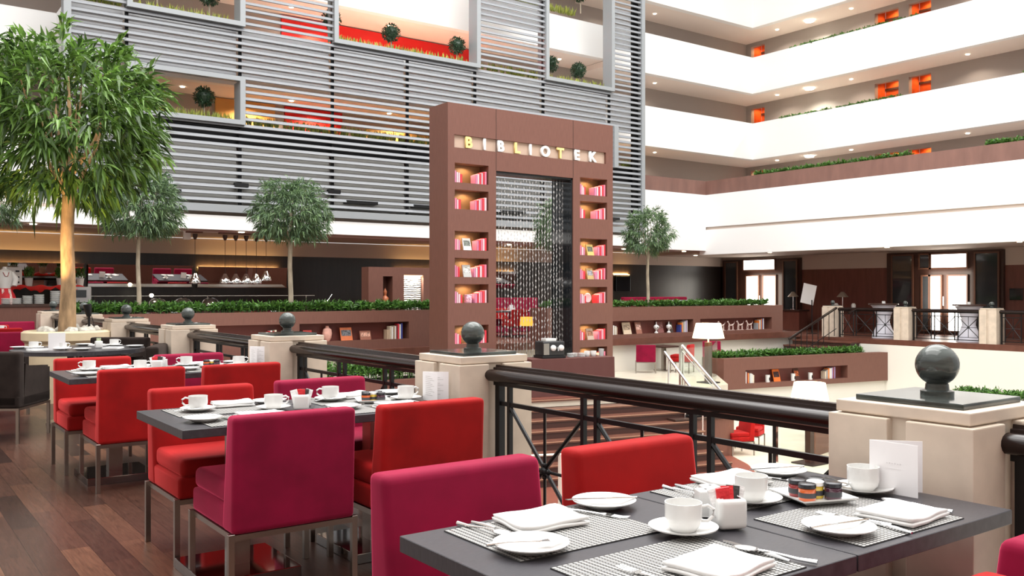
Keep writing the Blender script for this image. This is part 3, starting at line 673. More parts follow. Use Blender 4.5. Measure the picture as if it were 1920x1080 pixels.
# low planter niches (rotated frame)
R2 = math.atan2(-1.06, 6.1)
row(.82, .06, -1.2, [('white', .32), ('maroon', .31), ('orange', .28), ('grey', .27), ('white', .27), ('white', .25), ('cream', .22)], 'left row of the low planter wall', 'left row of books in low planter wall', R2, (18.9, 16.3))
row(3.75, .06, -1.2, [('cream', .22), ('grey', .24), ('tan', .27), ('orange', .30), ('white', .30), ('white', .31), ('lilac', .32), ('maroon', .33), ('lilac', .33)], 'right row of the low planter wall', 'right row of books in low planter wall', R2, (18.9, 16.3))
def loc2(x, y): return (18.9+x*math.cos(R2)-y*math.sin(R2), 16.3+x*math.sin(R2)+y*math.cos(R2))
for k, (x, lb) in enumerate(((1.62, 'left of three white mugs in the low planter wall'), (2.55, 'middle of three white mugs in the low planter wall'), (3.2, 'right of three white mugs in the low planter wall'))):
    t = thing('mug', lb, 'mug', loc2(x, .1)+(-1.2,))
    MB().lathe((0, 0, 0), [(0, 0), (.06, 0), (.065, .2), (.058, .2), (.055, .02), (0, .02)], 16).build('body', porc, t, True); MB().box(-.02, .02, -.066, -.06, .05, .13).build('dark_print', iron, t)
display_item('propped_book', *loc2(1.98, .10), -1.2, 'propped orange book with black bands in low planter wall', .24, .35, (.80, .18, .03), (.05, .02, .02), R2)
display_item('propped_book', *loc2(2.78, .16), -1.2, 'dark propped book with orange flower behind the middle mug', .2, .34, (.10, .04, .03), (.6, .15, .05), R2)

# ================================================================= BALUSTRADE
def pier(loc, label, ball_label):
    t = thing('stone_pier', label, 'pier', loc)
    q = MB(); q.box(-.205, .205, -.205, .205, 0, .945)
    for sx in (-1, 1):
        for sy in (-1, 1):
            q.box(min(sx*.02, sx*.235)+(.03 if sx > 0 else -.0), max(sx*.02, sx*.235)-(.03 if sx < 0 else 0), min(sy*.03, sy*.235), max(sy*.03, sy*.235), 0, .94, bev=.004)
    q.build('shaft', stone, t)
    MB().box(-.218, .218, -.218, .218, .945, .982, bev=.004).build('cap', stone, t)
    MB().box(-.175, .175, -.175, .175, .982, 1.0, bev=.003).build('granite_slab', granite, t)
    b = MB().lathe((0, 0, 0), [(0, 0), (.05, 0), (.05, .014), (.036, .018), (.034, .036), (.03, .04), (0, .04)], 24)
    f = thing('granite_ball', ball_label, 'stone ball', (loc[0], loc[1], loc[2]+1.0))
    b.build('foot', granite, f, True); MB().sphere((0, 0, .096), .0655, 32, 20).build('ball', granite, f, True)
    return t
pier_names = ['nearest cream stone pier, right behind the closest table', 'second cream stone pier from the camera, in front of tower', 'third cream stone pier from the camera along the railing', 'fourth cream stone pier from the camera along railing', 'fifth cream stone pier from the camera along railing', 'sixth cream stone pier, beside the round tree planter', 'farthest cream stone pier of the near railing']
ball_names = ['biggest dark granite ball, on the nearest stone pier', 'dark granite ball on second pier before the tower', 'dark granite ball on third pier from the camera', 'dark granite ball on fourth pier from the camera', 'dark granite ball on fifth pier from the camera', 'dark granite ball on sixth pier beside the big trunk', 'small dark granite ball on the farthest near pier']
RX = 2.78
PYS = [1.525, 4.2, 6.88, 9.55, 12.2, 14.85, 17.5]
for y, a, b_ in zip(PYS, pier_names, ball_names): pier((RX, y, 0), a, b_)
def railing(x, y0, y1, z, label):
    t = thing('railing', label, 'railing', (x, y0, z)); L_ = y1-y0
    prof = [(-.04, .85), (.02, .85), (.045, .862), (.055, .88), (.055, .897), (.047, .899), (.047, .909), (.036, .911), (.036, .922), (.026, .924), (.024, .936), (-.006, .936), (-.008, .925), (-.022, .923), (-.024, .913), (-.034, .914), (-.052, .912), (-.068, .904), (-.077, .892), (-.078, .878), (-.07, .864), (-.058, .854)]
    MB().prism([(a, 0, b_) for a, b_ in prof], (0, L_, 0)).build('handrail', bronze, t, True)
    MB().box(-.022, .022, .0, L_, .828, .851).build('under_rail', iron, t)
    ps = [.035, .13, .71, .80, 1.40, 1.49, L_-.13, L_-.035] if L_ > 2 else [.035, L_-.035]
    s = L_/2.21; ps = [.03, .12, .705, .80, 1.395, 1.49, L_-.12, L_-.03]
    for i, p in enumerate(ps):
        r = .019 if i in (0, 7) else .0115
        MB().box(-r, r, p-r, p+r, .0 if i in (0, 7) else .05, .83).build('baluster', iron, t)
    MB().box(-.009, .009, .03, L_-.03, .722, .744).build('upper_bar', iron, t)
    MB().box(-.009, .009, .03, L_-.03, .06, .082).build('lower_bar', iron, t)
    for a, b_ in ((ps[1], ps[2]), (ps[3], ps[4]), (ps[5], ps[6])):
        q = MB(); m_ = (a+b_)/2; zc = .43; z0, z1 = .15, .725
        q.tube([(0, a, z1), (0, b_, z0)], .011, 6); q.tube([(0, b_, z1), (0, a, z0)], .011, 6)
        q.tube([(0, m_, z1), (0, m_, z0)], .008, 6); q.tube([(0, a, zc), (0, b_, zc)], .008, 6); q.tube([(0, a, z0), (0, b_, z0)], .008, 6)
        q.sphere((0, m_, zc), .024, 12, 8)
        for dy, dz in ((.03, .0), (-.03, 0), (0, .03), (0, -.03)): q.sphere((0, m_+dy, zc+dz), .014, 8, 6)
        q.build('cross_panel', iron, t)
    return t
rl = ['nearest railing section, behind red chair at closest table', 'railing section between second and third near piers', 'railing section between third and fourth near piers', 'railing section between fourth and fifth near piers', 'railing section between fifth and sixth near piers', 'farthest railing section of the near row']
for i in range(6): railing(RX, PYS[i]+.235, PYS[i+1]-.235, 0, rl[i])
railing(RX, -1.15+.235, PYS[0]-.235, 0, 'railing section at the right photo edge past the big pier')
# right wing
RP = [17.3, 14.83, 12.3, 9.8, 7.3]
nm = ['by the stair handrail', 'between the two high tables', 'right of the second high table', 'at the right photo edge', 'outside']
for i, y in enumerate(RP[:4]): pier((25.25, y, -.12), 'far cream pier of the right wing %s' % nm[i], 'small granite ball on the far right wing pier %s' % nm[i])
for i, s_ in zip(range(3), ('railing left of first high table on far right wing', 'far railing in front of the bright double door', 'far railing section at the right photo edge')):
    railing(25.25, RP[i+1]+.235, RP[i]-.235, -.12, s_)

# ================================================================= CHAIRS
def make_chair(name, label, vel, loc, rz=0, group=None):
    t = thing(name, label, 'chair', loc, rz, group); W_, D_ = .55, .56
    # local: faces +y, back at -y ; origin at centre of footprint
    MB().box(-W_/2+.002, W_/2-.002, -D_/2+.03, D_/2, .318, .425, bev=.02, seg=3).build('seat_base', vel, t, True)
    MB().box(-W_/2+.012, W_/2-.012, -D_/2+.10, D_/2+.008, .422, .515, bev=.035, seg=4).build('seat_cushion', vel, t, True)
    q = MB().box(-W_/2-.002, W_/2+.002, -D_/2-.004, -D_/2+.135, .318, .81, bev=.026, seg=4)
    for v in q.bm.verts:
        if v.co.z > .5: v.co.y -= (v.co.z-.5)*(.06 if v.co.y < -D_/2+.05 else .20)
    q.build('backrest', vel, t, True)
    q = MB(); e = .013
    for a, b_ in ((-W_/2, -W_/2+2*e), (W_/2-2*e, W_/2)): q.box(a, b_, -D_/2, D_/2, .294, .318)
    for a, b_ in ((-D_/2, -D_/2+2*e), (D_/2-2*e, D_/2)): q.box(-W_/2+2*e, W_/2-2*e, a, b_, .294, .318)
    q.build('seat_frame', steel, t)
    for sx in (-1, 1):
        for sy in (-1, 1):
            cx, cy = sx*(W_/2+.004), sy*(D_/2-.012)
            MB().box(cx-e, cx+e, cy-e, cy+e, 0, .322, bev=.001, seg=1).build('leg', steel, t)
    return t
CH_R = {'magenta_velvet': red}; CH_M = {'red_velvet': magenta}
G = 'velvet chairs at the near tables'
proto = make_chair('velvet_chair', 'magenta velvet chair tucked behind the nearest table, left of the red one', magenta, (1.465, 2.04, 0), PI, G)
def chair(x, y, face, colr, label, g=G, z=0, rz=None, s=1):
    o = dup(proto, (x, y, z), rz if rz is not None else (0 if face == 'n' else PI), label, g, {'magenta_velvet': red} if colr == 'red' else None)
    if s != 1: o.scale = (s, s, s)
    return o
chair(2.17, 2.04, 's', 'red', 'red velvet chair behind the nearest table, against the railing')
chair(1.44, 1.06, 'n', 'red', 'red velvet chair whose top just shows at bottom right edge')
chair(2.22, 1.14, 'n', 'magenta', 'magenta velvet chair cut off at the bottom right corner')
chair(1.53, 3.97, 'n', 'magenta', 'big magenta velvet chair with its back to camera, middle foreground')
chair(2.20, 3.93, 'n', 'red', 'red velvet chair with back to camera, right of big magenta one')
chair(1.53, 4.75, 's', 'red', 'red velvet chair facing camera on left side of second table pair')
chair(2.24, 4.78, 's', 'magenta', 'magenta velvet chair at far side of second table pair')
chair(1.56, 6.66, 'n', 'red', 'red velvet chair with back to camera at third table, left one')
chair(2.24, 6.64, 'n', 'red', 'red velvet chair with back to camera at third table, right one')
chair(1.50, 7.42, 's', 'red', 'red velvet chair facing camera at far left of third table')
chair(2.24, 7.42, 's', 'magenta', 'magenta velvet chair at far right of third table')
# further rows at left
for x, y, f, c_, lb in ((.85, 12.75, 's', 'magenta', 'magenta velvet chair at left photo edge beyond the round table'), (1.5, 12.8, 's', 'magenta', 'magenta velvet chair just left of the round stone planter'),
                        (.95, 14.65, 'n', 'red', 'red velvet chair back far left behind the white menu card'), (1.62, 14.7, 'n', 'red', 'red velvet chair back far left beside the tree planter'),
                        (.95, 15.6, 's', 'magenta', 'magenta velvet chair of the farthest left table, left'), (1.62, 15.6, 's', 'red', 'red velvet chair of the farthest left table, right'), (2.2, 17.2, 's', 'magenta', 'magenta velvet chair before the buffet counter at far left')):
    chair(x, y, f, c_, lb, 'velvet chairs far left')
# left wing row between planter and buffet
random.seed(5)
TBX = [5.9, 8.3, 13.5, 15.6, 17.9, 20.3]
where = ['before first mirror', 'under the heat lamps', 'left behind bead curtain', 'right behind bead curtain', 'right of the tower', 'at wing end']
for i, x in enumerate(TBX):
    for j, (dx, f) in enumerate(((-.33, 'n'), (.33, 'n'), (-.33, 's'), (.33, 's'))):
        c_ = 'red' if (i+j) % 3 == 0 else 'magenta'
        chair(x+dx, 20.9 if f == 'n' else 22.2, f, c_, '%s velvet chair at %s %s side of table %s' % (c_, 'near' if f == 'n' else 'far', 'left' if dx < 0 else 'right', where[i]), 'velvet chairs in the left wing')
# terrace + lobby
chair(17.5, 17.85, 'n', 'magenta', 'magenta velvet chair on the lower terrace beside the tower', 'velvet chairs on the lower terrace', -.9, -.75, .95)
chair(18.35, 17.3, 'n', 'red', 'red velvet chair seen through the terrace glass', 'velvet chairs on the lower terrace', -.9, .5, .95)
chair(20.1, 17.7, 's', 'magenta', 'magenta velvet chair behind the glowing floor lamp pole', 'velvet chairs on the lower terrace', -.9, 2.6, .95)
chair(15.45, 12.95, 's', 'red', 'bright red velvet chair down in the lobby, left one', 'velvet chairs down in the lobby', -2.2, 1.2, .95)
chair(16.3, 13.3, 's', 'red', 'bright red velvet chair down in the lobby, right one', 'velvet chairs down in the lobby', -2.2, 2.0, .95)
chair(18.6, 13.0, 's', 'red', 'red velvet chair peeking beside the lower glowing lamp', 'velvet chairs down in the lobby', -2.2, 2.8, .95)
def armchair(loc, rz, label):
    t = thing('suede_armchair', label, 'armchair', loc, rz, 'charcoal armchairs at the round table'); W_, D_ = .66, .64
    MB().box(-W_/2, W_/2, -D_/2, D_/2, .31, .42, bev=.02, seg=3).build('seat_base', suede, t, True)
    MB().box(-W_/2+.09, W_/2-.09, -D_/2+.10, D_/2, .42, .50, bev=.03, seg=3).build('seat_cushion', suede, t, True)
    MB().box(-W_/2, W_/2, -D_/2, -D_/2+.12, .31, .80, bev=.03, seg=4).build('backrest', suede, t, True)
    for sx in (-1, 1):
        q = MB(); a, b_ = sorted((sx*W_/2, sx*(W_/2-.09)))
        q.prism([(a, -D_/2+.08, .31), (a, D_/2, .31), (a, D_/2, .64), (a, -D_/2+.2, .655), (a, -D_/2+.13, .72)], (b_-a, 0, 0))
        bmesh.ops.bevel(q.bm, geom=list(q.bm.edges), offset=.015, segments=2, affect='EDGES'); q.build('armrest', suede, t, True)
    q = MB()
    q.box(-W_/2, W_/2, -D_/2, -D_/2+.025, .29, .31); q.box(-W_/2, W_/2, D_/2-.025, D_/2, .29, .31); q.box(-W_/2, -W_/2+.025, -D_/2+.025, D_/2-.025, .29, .31); q.box(W_/2-.025, W_/2, -D_/2+.025, D_/2-.025, .29, .31)
    q.build('seat_frame', steel, t)
    for sx in (-1, 1):
        for sy in (-1, 1): MB().box(sx*(W_/2-.0125)-.0125, sx*(W_/2-.0125)+.0125, sy*(D_/2-.0125)-.0125, sy*(D_/2-.0125)+.0125, 0, .29).build('leg', steel, t)
armchair((1.02, 9.30, 0), -.55, 'charcoal suede armchair with back to camera at left photo edge')
armchair((2.17, 9.38, 0), 1.15, 'charcoal suede armchair at right of round table, nearer one')
armchair((2.30, 10.85, 0), 2.5, 'charcoal suede armchair behind the round table, before the planter')
armchair((1.05, 10.95, 0), -2.4, 'charcoal suede armchair at far left behind the round table')

# ================================================================= TABLES
def square_table(x0, x1, y0, y1, label, z=0, s=1):
    cx, cy = (x0+x1)/2, (y0+y1)/2
    t = thing('dining_table', label, 'table', (cx, cy, z)); a, b_ = (x1-x0)/2, (y1-y0)/2
    MB().box(-a, a, -b_, b_, .712, .75, bev=.0015, seg=1).build('tabletop', tabm, t)
    MB().box(-.045, .045, -.045, .045, .05, .712).build('column', steel, t)
    MB().box(-a*.62, a*.62, -b_*.62, b_*.62, 0, .05, bev=.003).build('base_plate', mat('dark_polished_steel', (.30, .28, .27), .08, 1), t)
    return t
ROWS = [(1.04, 1.775, 1.782, 2.48, 1.155, 1.885, 'nearest'), (1.095, 1.82, 1.827, 2.53, 3.84, 4.60, 'second'), (1.13, 1.85, 1.857, 2.53, 6.52, 7.27, 'third')]
for x0, x1, x2, x3, y0, y1, n in ROWS:
    square_table(x0, x1, y0, y1, 'black square table forming the left half of the %s pair' % n); square_table(x2, x3, y0, y1, 'black square table forming the right half of the %s pair' % n)
rt = thing('round_table', 'round black table between charcoal armchairs, laid with white cups', 'table', (1.82, 9.98, 0))
MB().lathe((0, 0, 0), [(0, .71), (.62, .71), (.62, .75), (0, .75)], 48).build('tabletop', tabm, rt); MB().lathe((0, 0, 0), [(0, .0), (.3, .0), (.3, .02), (.05, .03), (.05, .71), (0, .71)], 24).build('pedestal', steel, rt, True)
square_table(.5, 1.25, 11.85, 12.55, 'black table at the left photo edge beyond the round one'); square_table(.75, 1.9, 14.75, 15.5, 'black table far left behind the tree planter')
for i, x in enumerate(TBX): square_table(x-.75, x+.75, 21.15, 21.95, 'black dining table %s' % where[i])
# ================================================================= TABLEWARE
def m_cup():
    q = MB().lathe((0, 0, 0), [(0, .004), (.028, .004), (.030, 0), (.032, .004), (.0405, .014), (.044, .03), (.0445, .067), (.042, .067), (.0415, .032), (.038, .018), (.025, .009), (0, .008)], 32); return q
CZ = .754
P = {}
def reg(key, root): P[key] = root; return root
def cup_set(x, y, rz, label, z=CZ):
    """cup with handle at local +x ; separate saucer and teaspoon"""
    if 'cup' not in P:
        t = thing('coffee_cup', 'x', 'cup'); m_cup().build('body', porc, t, True)
        MB().tube([(.042, 0, .055), (.058, 0, .059), (.072, 0, .050), (.071, 0, .034), (.058, 0, .022), (.041, 0, .022)], .0042, 8).build('handle', porc, t, True); P['cup'] = t
        s = MB().lathe((0, 0, 0), [(0, .003), (.032, .003), (.034, 0), (.038, .001), (.05, .006), (.082, .016), (.083, .019), (.055, .010), (.03, .007), (0, .007)], 40).build('saucer', porc, None, True); P['saucer'] = tag(s, 'x', 'saucer')
        sp = MB(); T = Matrix.Identity(4)
        sp.sphere((0, 0, 0), .016, 12, 8, .28)
        for v in sp.bm.verts: v.co.x *= 1.5
        sp.tube([(.02, 0, 0), (.05, 0, .005), (.11, 0, .001)], .002, 6, [.0022, .0018, .0035]); P['tsp'] = tag(sp.build('teaspoon', cutler, None, True), 'x', 'spoon')
        first = True
    else: first = False
    for k_, dz, nm_ in (('saucer', 0, 'white saucer under the cup'), ('cup', .0075, 'white coffee cup')):
        o = P[k_] if first else dup(P[k_], (0, 0, 0)); o.location = (x, y, z+dz); o.rotation_euler = (0, 0, rz); o['label'] = '%s %s' % (nm_, label); o['group'] = 'coffee %ss on the tables' % k_
    o = P['tsp'] if first else dup(P['tsp'], (0, 0, 0)); o.location = (x-math.sin(rz)*.055+math.cos(rz)*.0, y+math.cos(rz)*.055, z+.020); o.rotation_euler = (0, .06, rz+.35); o['label'] = 'teaspoon on the saucer %s' % label; o['group'] = 'teaspoons on the saucers'
def put(key, make, name, cat, x, y, rz, label, group, z=CZ, rx=0):
    if key not in P: o = make(); P[key] = o
    else: o = dup(P[key], (0, 0, 0))
    o.location = (x, y, z); o.rotation_euler = (rx, 0, rz); o['label'] = label; o['group'] = group; o['category'] = cat; return o
def mk_plate():
    return MB().lathe((0, 0, 0), [(0, .004), (.045, .004), (.047, 0), (.052, .001), (.062, .008), (.0845, .016), (.086, .019), (.06, .011), (.048, .0065), (0, .006)], 48).build('bread_plate', porc, None, True)
def mk_knife():
    q = MB(); q.tube([(0, 0, .004), (0, .045, .0045), (0, .085, .004)], .004, 8, [.003, .0055, .004])
    q.prism([(-.005, .083, .002), (.005, .083, .002), (.0075, .12, .002), (.0065, .175, .002), (0, .195, .002), (-.0045, .19, .002), (-.005, .13, .002)], (0, 0, .0022)); return q.build('table_knife', cutler, None, True)
def mk_fork():
    q = MB(); q.tube([(0, 0, .003), (0, .05, .006), (0, .11, .004), (0, .125, .003)], .003, 8, [.0045, .0025, .0025, .005])
    q.prism([(-.0045, .122, .002), (.0045, .122, .002), (.011, .145, .003), (-.011, .145, .003)], (0, 0, .002))
    for i in range(4):
        x = -.0095+i*.0063; q.tube([(x, .143, .004), (x, .168, .003), (x*.95, .188, .006)], .0016, 5, [.0018, .0016, .001])
    return q.build('fork', cutler, None, True)
def mk_spoon():
    q = MB().lathe((0, 0, 0), [(0, -.006), (.010, -.005), (.017, -.001), (.019, .003), (.0175, .003), (.0155, .0), (.009, -.004), (0, -.005)], 20)
    for v in q.bm.verts: v.co.y = v.co.y*1.55+.155; v.co.z += .007
    q.tube([(0, 0, .003), (0, .04, .003), (0, .1, .009), (0, .128, .0085)], .003, 8, [.0055, .004, .0022, .003]); return q.build('table_spoon', cutler, None, True)
def mk_napkin():
    q = MB()
    for i, (a, b_, dz) in enumerate(((.096, .078, .0), (.094, .075, .009))):
        n = 10; vs = []
        for iy in range(n+1):
            r_ = []
            for ix in range(n+1):
                u, v = ix/n*2-1, iy/n*2-1
                z = dz+.003*(1-u*u)*(1-v*v)+.004*max(0, 1-abs(u+.9)*3)*i+.0015*math.sin(u*4+v*2+i)
                r_.append((u*a+.004*math.sin(v*3), v*b_+.003*math.sin(u*3), z))
            vs.append(r_)
        top = [[q.bm.verts.new(p) for p in r_] for r_ in [[(p[0], p[1], p[2]+.0085) for p in r_] for r_ in vs]]
        bot = [[q.bm.verts.new((p[0]*.97, p[1]*.97, max(p[2]-.0002, .0002))) for p in r_] for r_ in vs]
        for iy in range(n):
            for ix in range(n):
                q.bm.faces.new((top[iy][ix], top[iy][ix+1], top[iy+1][ix+1], top[iy+1][ix])); q.bm.faces.new((bot[iy][ix], bot[iy+1][ix], bot[iy+1][ix+1], bot[iy][ix+1]))
        for k_ in range(n):
            for A, B in (((0, k_), (0, k_+1)), ((n, k_+1), (n, k_)), ((k_+1, 0), (k_, 0)), ((k_, n), (k_+1, n))):
                q.bm.faces.new((bot[A[0]][A[1]], bot[B[0]][B[1]], top[B[0]][B[1]], top[A[0]][A[1]]))
    o = q.build('napkin', linen, None); 
    for p in o.data.polygons: p.use_smooth = True
    return o
def mk_mat(): return MB().box(-.22, .22, -.155, .155, 0, .0025).build('placemat', matw, None)
def setting(tn, seat, rz, dx, dy, mt, nap, fk, kn, sp, plate, cup, bk=True):
    w_ = 'at %s seat of %s table pair' % (seat, tn)
    T = lambda p: (p[0]+dx, p[1]+dy)
    put('mat', mk_mat, 0, 'placemat', *T(mt), 0, 'grey woven placemat %s' % w_, 'woven placemats', .7505)
    if nap: put('nap', mk_napkin, 0, 'napkin', *T(nap), rz+random.uniform(-.15, .15), 'white napkin %s' % w_, 'folded napkins', .7565)
    if fk: put('fork', mk_fork, 0, 'fork', *T(fk[:2]), fk[2], 'fork %s' % w_, 'table forks', .7535)
    if kn: put('knife', mk_knife, 0, 'knife', *T(kn[:2]), kn[2], 'table knife %s' % w_, 'table knives', .7535)
    if sp: put('spoon', mk_spoon, 0, 'spoon', *T(sp[:2]), sp[2], 'table spoon %s' % w_, 'table spoons', .7545)
    if plate:
        put('plate', mk_plate, 0, 'plate', *T(plate[:2]), 0, 'small white bread plate %s' % w_, 'bread plates')
        if bk: put('knife', mk_knife, 0, 'knife', plate[0]+dx+math.sin(plate[2])*.09, plate[1]+dy-math.cos(plate[2])*.09, plate[2], 'butter knife across bread plate %s' % w_, 'butter knives', .771)
    if cup: cup_set(cup[0]+dx, cup[1]+dy, cup[2], w_)
random.seed(8)
# nearest pair
D = math.radians
setting('the nearest', 'far left', PI, 0, 0, (1.365, 1.70), (1.37, 1.765), (1.50, 1.84, D(205)), (1.235, 1.87, D(188)), (1.20, 1.88, D(190)), (1.62, 1.81, D(60)), None)
setting('the nearest', 'near left', 0, 0, 0, (1.39, 1.32), (1.44, 1.255), (1.30, 1.20, D(5)), (1.60, 1.20, D(-4)), (1.64, 1.16, D(20)), (1.215, 1.60, D(-100)), (1.592, 1.497, D(-38)), False)
put('fork', mk_fork, 0, 'fork', 1.115, 1.63, D(-112), 'small fork lying across the bread plate at the nearest table corner', 'table forks', .771)
setting('the nearest', 'far right', PI, 0, 0, (2.07, 1.715), (2.12, 1.80), (2.24, 1.86, D(200)), (1.96, 1.875, D(172)), (1.915, 1.88, D(176)), (2.345, 1.80, D(70)), (1.972, 1.605, D(35)))
setting('the nearest', 'near right', 0, 0, 0, (2.06, 1.335), (2.155, 1.275), (2.05, 1.24, D(12)), (2.02, 1.17, D(-8)), (2.30, 1.22, D(10)), (1.90, 1.285, D(-100)), (2.335, 1.50, D(40)))
# second pair
DY = 2.69
for tn, dx, dy in (('the second', .05, DY), ('the third', .08, 2*DY-.02)):
    setting(tn, 'far left', PI, dx, dy, (1.365, 1.70), (1.48, 1.81), (1.60, 1.87, D(200)), (1.30, 1.88, D(185)), (1.26, 1.88, D(190)), (1.66, 1.79, D(70)), (1.275, 1.70, D(160)))
    setting(tn, 'near left', 0, dx, dy, (1.39, 1.32), (1.44, 1.33), (1.31, 1.20, D(8)), (1.53, 1.19, D(-4)), (1.60, 1.25, D(12)), (1.195, 1.35, D(-100)), (1.585, 1.53, D(-15)))
    setting(tn, 'far right', PI, dx, dy, (2.07, 1.715), (2.14, 1.79), (2.24, 1.86, D(200)), (1.96, 1.875, D(172)), (1.915, 1.88, D(176)), (2.36, 1.79, D(70)), (1.965, 1.71, D(170)))
    setting(tn, 'near right', 0, dx, dy, (2.06, 1.335), (2.13, 1.29), (2.05, 1.22, D(12)), (2.00, 1.19, D(-8)), (2.30, 1.24, D(10)), (1.88, 1.37, D(-100)), (2.30, 1.50, D(-5)))
# sugar caddy, shakers, jam plate, menu
packets = [('white', (.82, .82, .82)), ('red', (.72, .03, .04)), ('red', (.72, .03, .04)), ('black', (.05, .05, .05)), ('white', (.75, .75, .76))]
for tn, dx, dy in (('nearest', 0, 0), ('second', .03, DY+.0), ('third', .05, 2*DY)):
    t = thing('sugar_caddy', 'square white porcelain sugar caddy on the %s table pair' % tn, 'caddy', (1.725+dx, 1.475+dy, CZ), -.45)
    q = MB().box(-.037, .037, -.037, .037, 0, .074, bev=.014, seg=4)
    bmesh.ops.delete(q.bm, geom=[f for f in q.bm.faces if f.calc_center_median().z > .0735], context='FACES')
    o = q.build('body', porc, t, True); sm_ = o.modifiers.new('s', 'SOLIDIFY'); sm_.thickness = .004; sm_.offset = -1
    for i, (cn, c_) in enumerate(packets):
        p_ = MB().box(-.017, .017, -.003, .003, 0, .072); o = p_.build('sugar_packet', mat('packet_'+cn, c_, .35, bump=.6, bscale=90), None)
        rz_ = -.45; lx, ly = (-.02+i*.010), (-.012+i*.006)
        o.location = (1.725+dx+lx*math.cos(rz_)-ly*math.sin(rz_), 1.475+dy+lx*math.sin(rz_)+ly*math.cos(rz_), CZ+.026); o.rotation_euler = (random.uniform(-.2, .1), -.25+i*.13, rz_)
        tag(o, '%s sugar packet, %s from the left in caddy of the %s table pair' % (cn, ORD[i], tn), 'packet', 'sugar packets in the caddies')
    for k_, (ax, ay) in enumerate(((1.762, 1.580), (1.806, 1.604))):
        t = thing('salt_shaker' if k_ == 0 else 'pepper_shaker', 'square white %s shaker beside the caddy on the %s table pair' % ('salt' if k_ == 0 else 'pepper', tn), 'shaker', (ax+dx, ay+dy, CZ), -.45)
        MB().box(-.023, .023, -.023, .023, 0, .068, bev=.005, seg=3).build('body', porc, t, True); MB().lathe((0, 0, .0675), [(0, 0), (.004, 0), (.004, .001), (0, .001)], 8).build('pour_hole', iron, t)
    t = thing('jam_plate', 'square white plate holding jam jars on the %s table pair' % tn, 'plate', (2.135+dx, 1.525+dy, CZ+.001), -.35)
    q = MB(); q.box(-.06, .06, -.06, .06, .0, .006)
    for sx, sy in ((1, 0), (-1, 0), (0, 1), (0, -1)):
        if sx: q.prism([(sx*.06, -.06, .0), (sx*.06, .06, .0), (sx*.085, .085, .014), (sx*.085, -.085, .014)], (0, 0, .004))
        else: q.prism([(-.06, sy*.06, 0), (.06, sy*.06, 0), (.085, sy*.085, .014), (-.085, sy*.085, .014)], (0, 0, .004))
    q.build('dish', porc, t, True)
    for i, (jx, jy, cn, c_, lid) in enumerate(((-.030, .030, 'dark red', (.25, .02, .02), 'black'), (-.036, -.026, 'orange', (.60, .12, .03), 'black'), (.006, -.002, 'yellow', (.70, .50, .06), 'white'), (.040, -.034, 'dark purple', (.06, .015, .03), 'black'), (.032, .034, 'brown', (.12, .05, .03), 'black'))):
        rz_ = -.35; X_ = 2.135+dx+jx*math.cos(rz_)-jy*math.sin(rz_); Y_ = 1.525+dy+jx*math.sin(rz_)+jy*math.cos(rz_)
        j = thing('jam_jar', 'tiny %s jam jar with %s lid on the %s table pair' % (cn, lid, tn), 'jar', (X_, Y_, CZ+.007), 0, 'tiny jam jars'); j.scale = (1.1, 1.1, 1.12)
        MB().lathe((0, 0, 0), [(0, 0), (.019, 0), (.021, .003), (.021, .028), (.018, .031), (0, .031)], 20).build('jar_body', mat('jam_'+cn, c_, .08, coat=.5), j, True)
        MB().lathe((0, 0, 0), [(0, .031), (.0215, .031), (.0215, .040), (.0195, .0415), (0, .0415)], 20).build('lid', mat('lid_'+lid, (.03, .03, .035) if lid == 'black' else (.85, .85, .83), .25, .3 if lid == 'black' else 0), j, True)
        MB().lathe((0, 0, 0), [(.0213, .008), (.0216, .008), (.0216, .020), (.0213, .020)], 20).build('paper_label', mat('jar_label', (.04, .04, .045), .5), j, True)
def menu(x, y, rz, label, w_=.145, h=.148, op=.55, z=CZ, lines=False, title=None):
    t = thing('menu_card', label, 'menu', (x, y, z), rz); pm = mat('menu_paper', (.80, .79, .80), .6)
    MB().box(0, w_, -.0008, .0008, 0, h).build('front_cover', pm, t)
    o = MB().box(0, w_, -.0008, .0008, 0, h).build('back_cover', pm, t); o.rotation_euler = (0, 0, op)
    if title:
        q = MB()
        for i in range(6): q.box(w_*(.36+i*.055), w_*(.385+i*.055), -.0014, -.0009, h*.585, h*(.60+.008*(i % 2)))
        q.box(w_*.33, w_*.66, -.0014, -.0009, h*.49, h*.493); q.build('menu_print', mat('menu_print', (.62, .61, .62), .6), t)
    if lines:
        q = MB()
        for i in range(11): q.box(w_*.2, w_*(.55+.25*((i*7) % 3)/2), -.0014, -.0009, h*(.85-i*.065), h*(.85-i*.065)+.0012)
        o = q.build('menu_print', mat('menu_ink', (.35, .34, .33), .6), t); 
        o2 = o.copy(); COL.objects.link(o2); o2.rotation_euler = (0, 0, op)
menu(2.375, 1.505, math.atan2(1.366-1.505, 2.385-2.375), 'folded white menu card standing at right of the nearest table pair', .142, .146, .62, title=True)
menu(2.43, 1.46+DY, D(-88), 'folded white menu card standing at right end of second table pair', .14, .15, .75, lines=True)
menu(2.46, 1.46+2*DY, D(-88), 'folded white menu card standing at right end of third table pair', .14, .15, .75, lines=True)
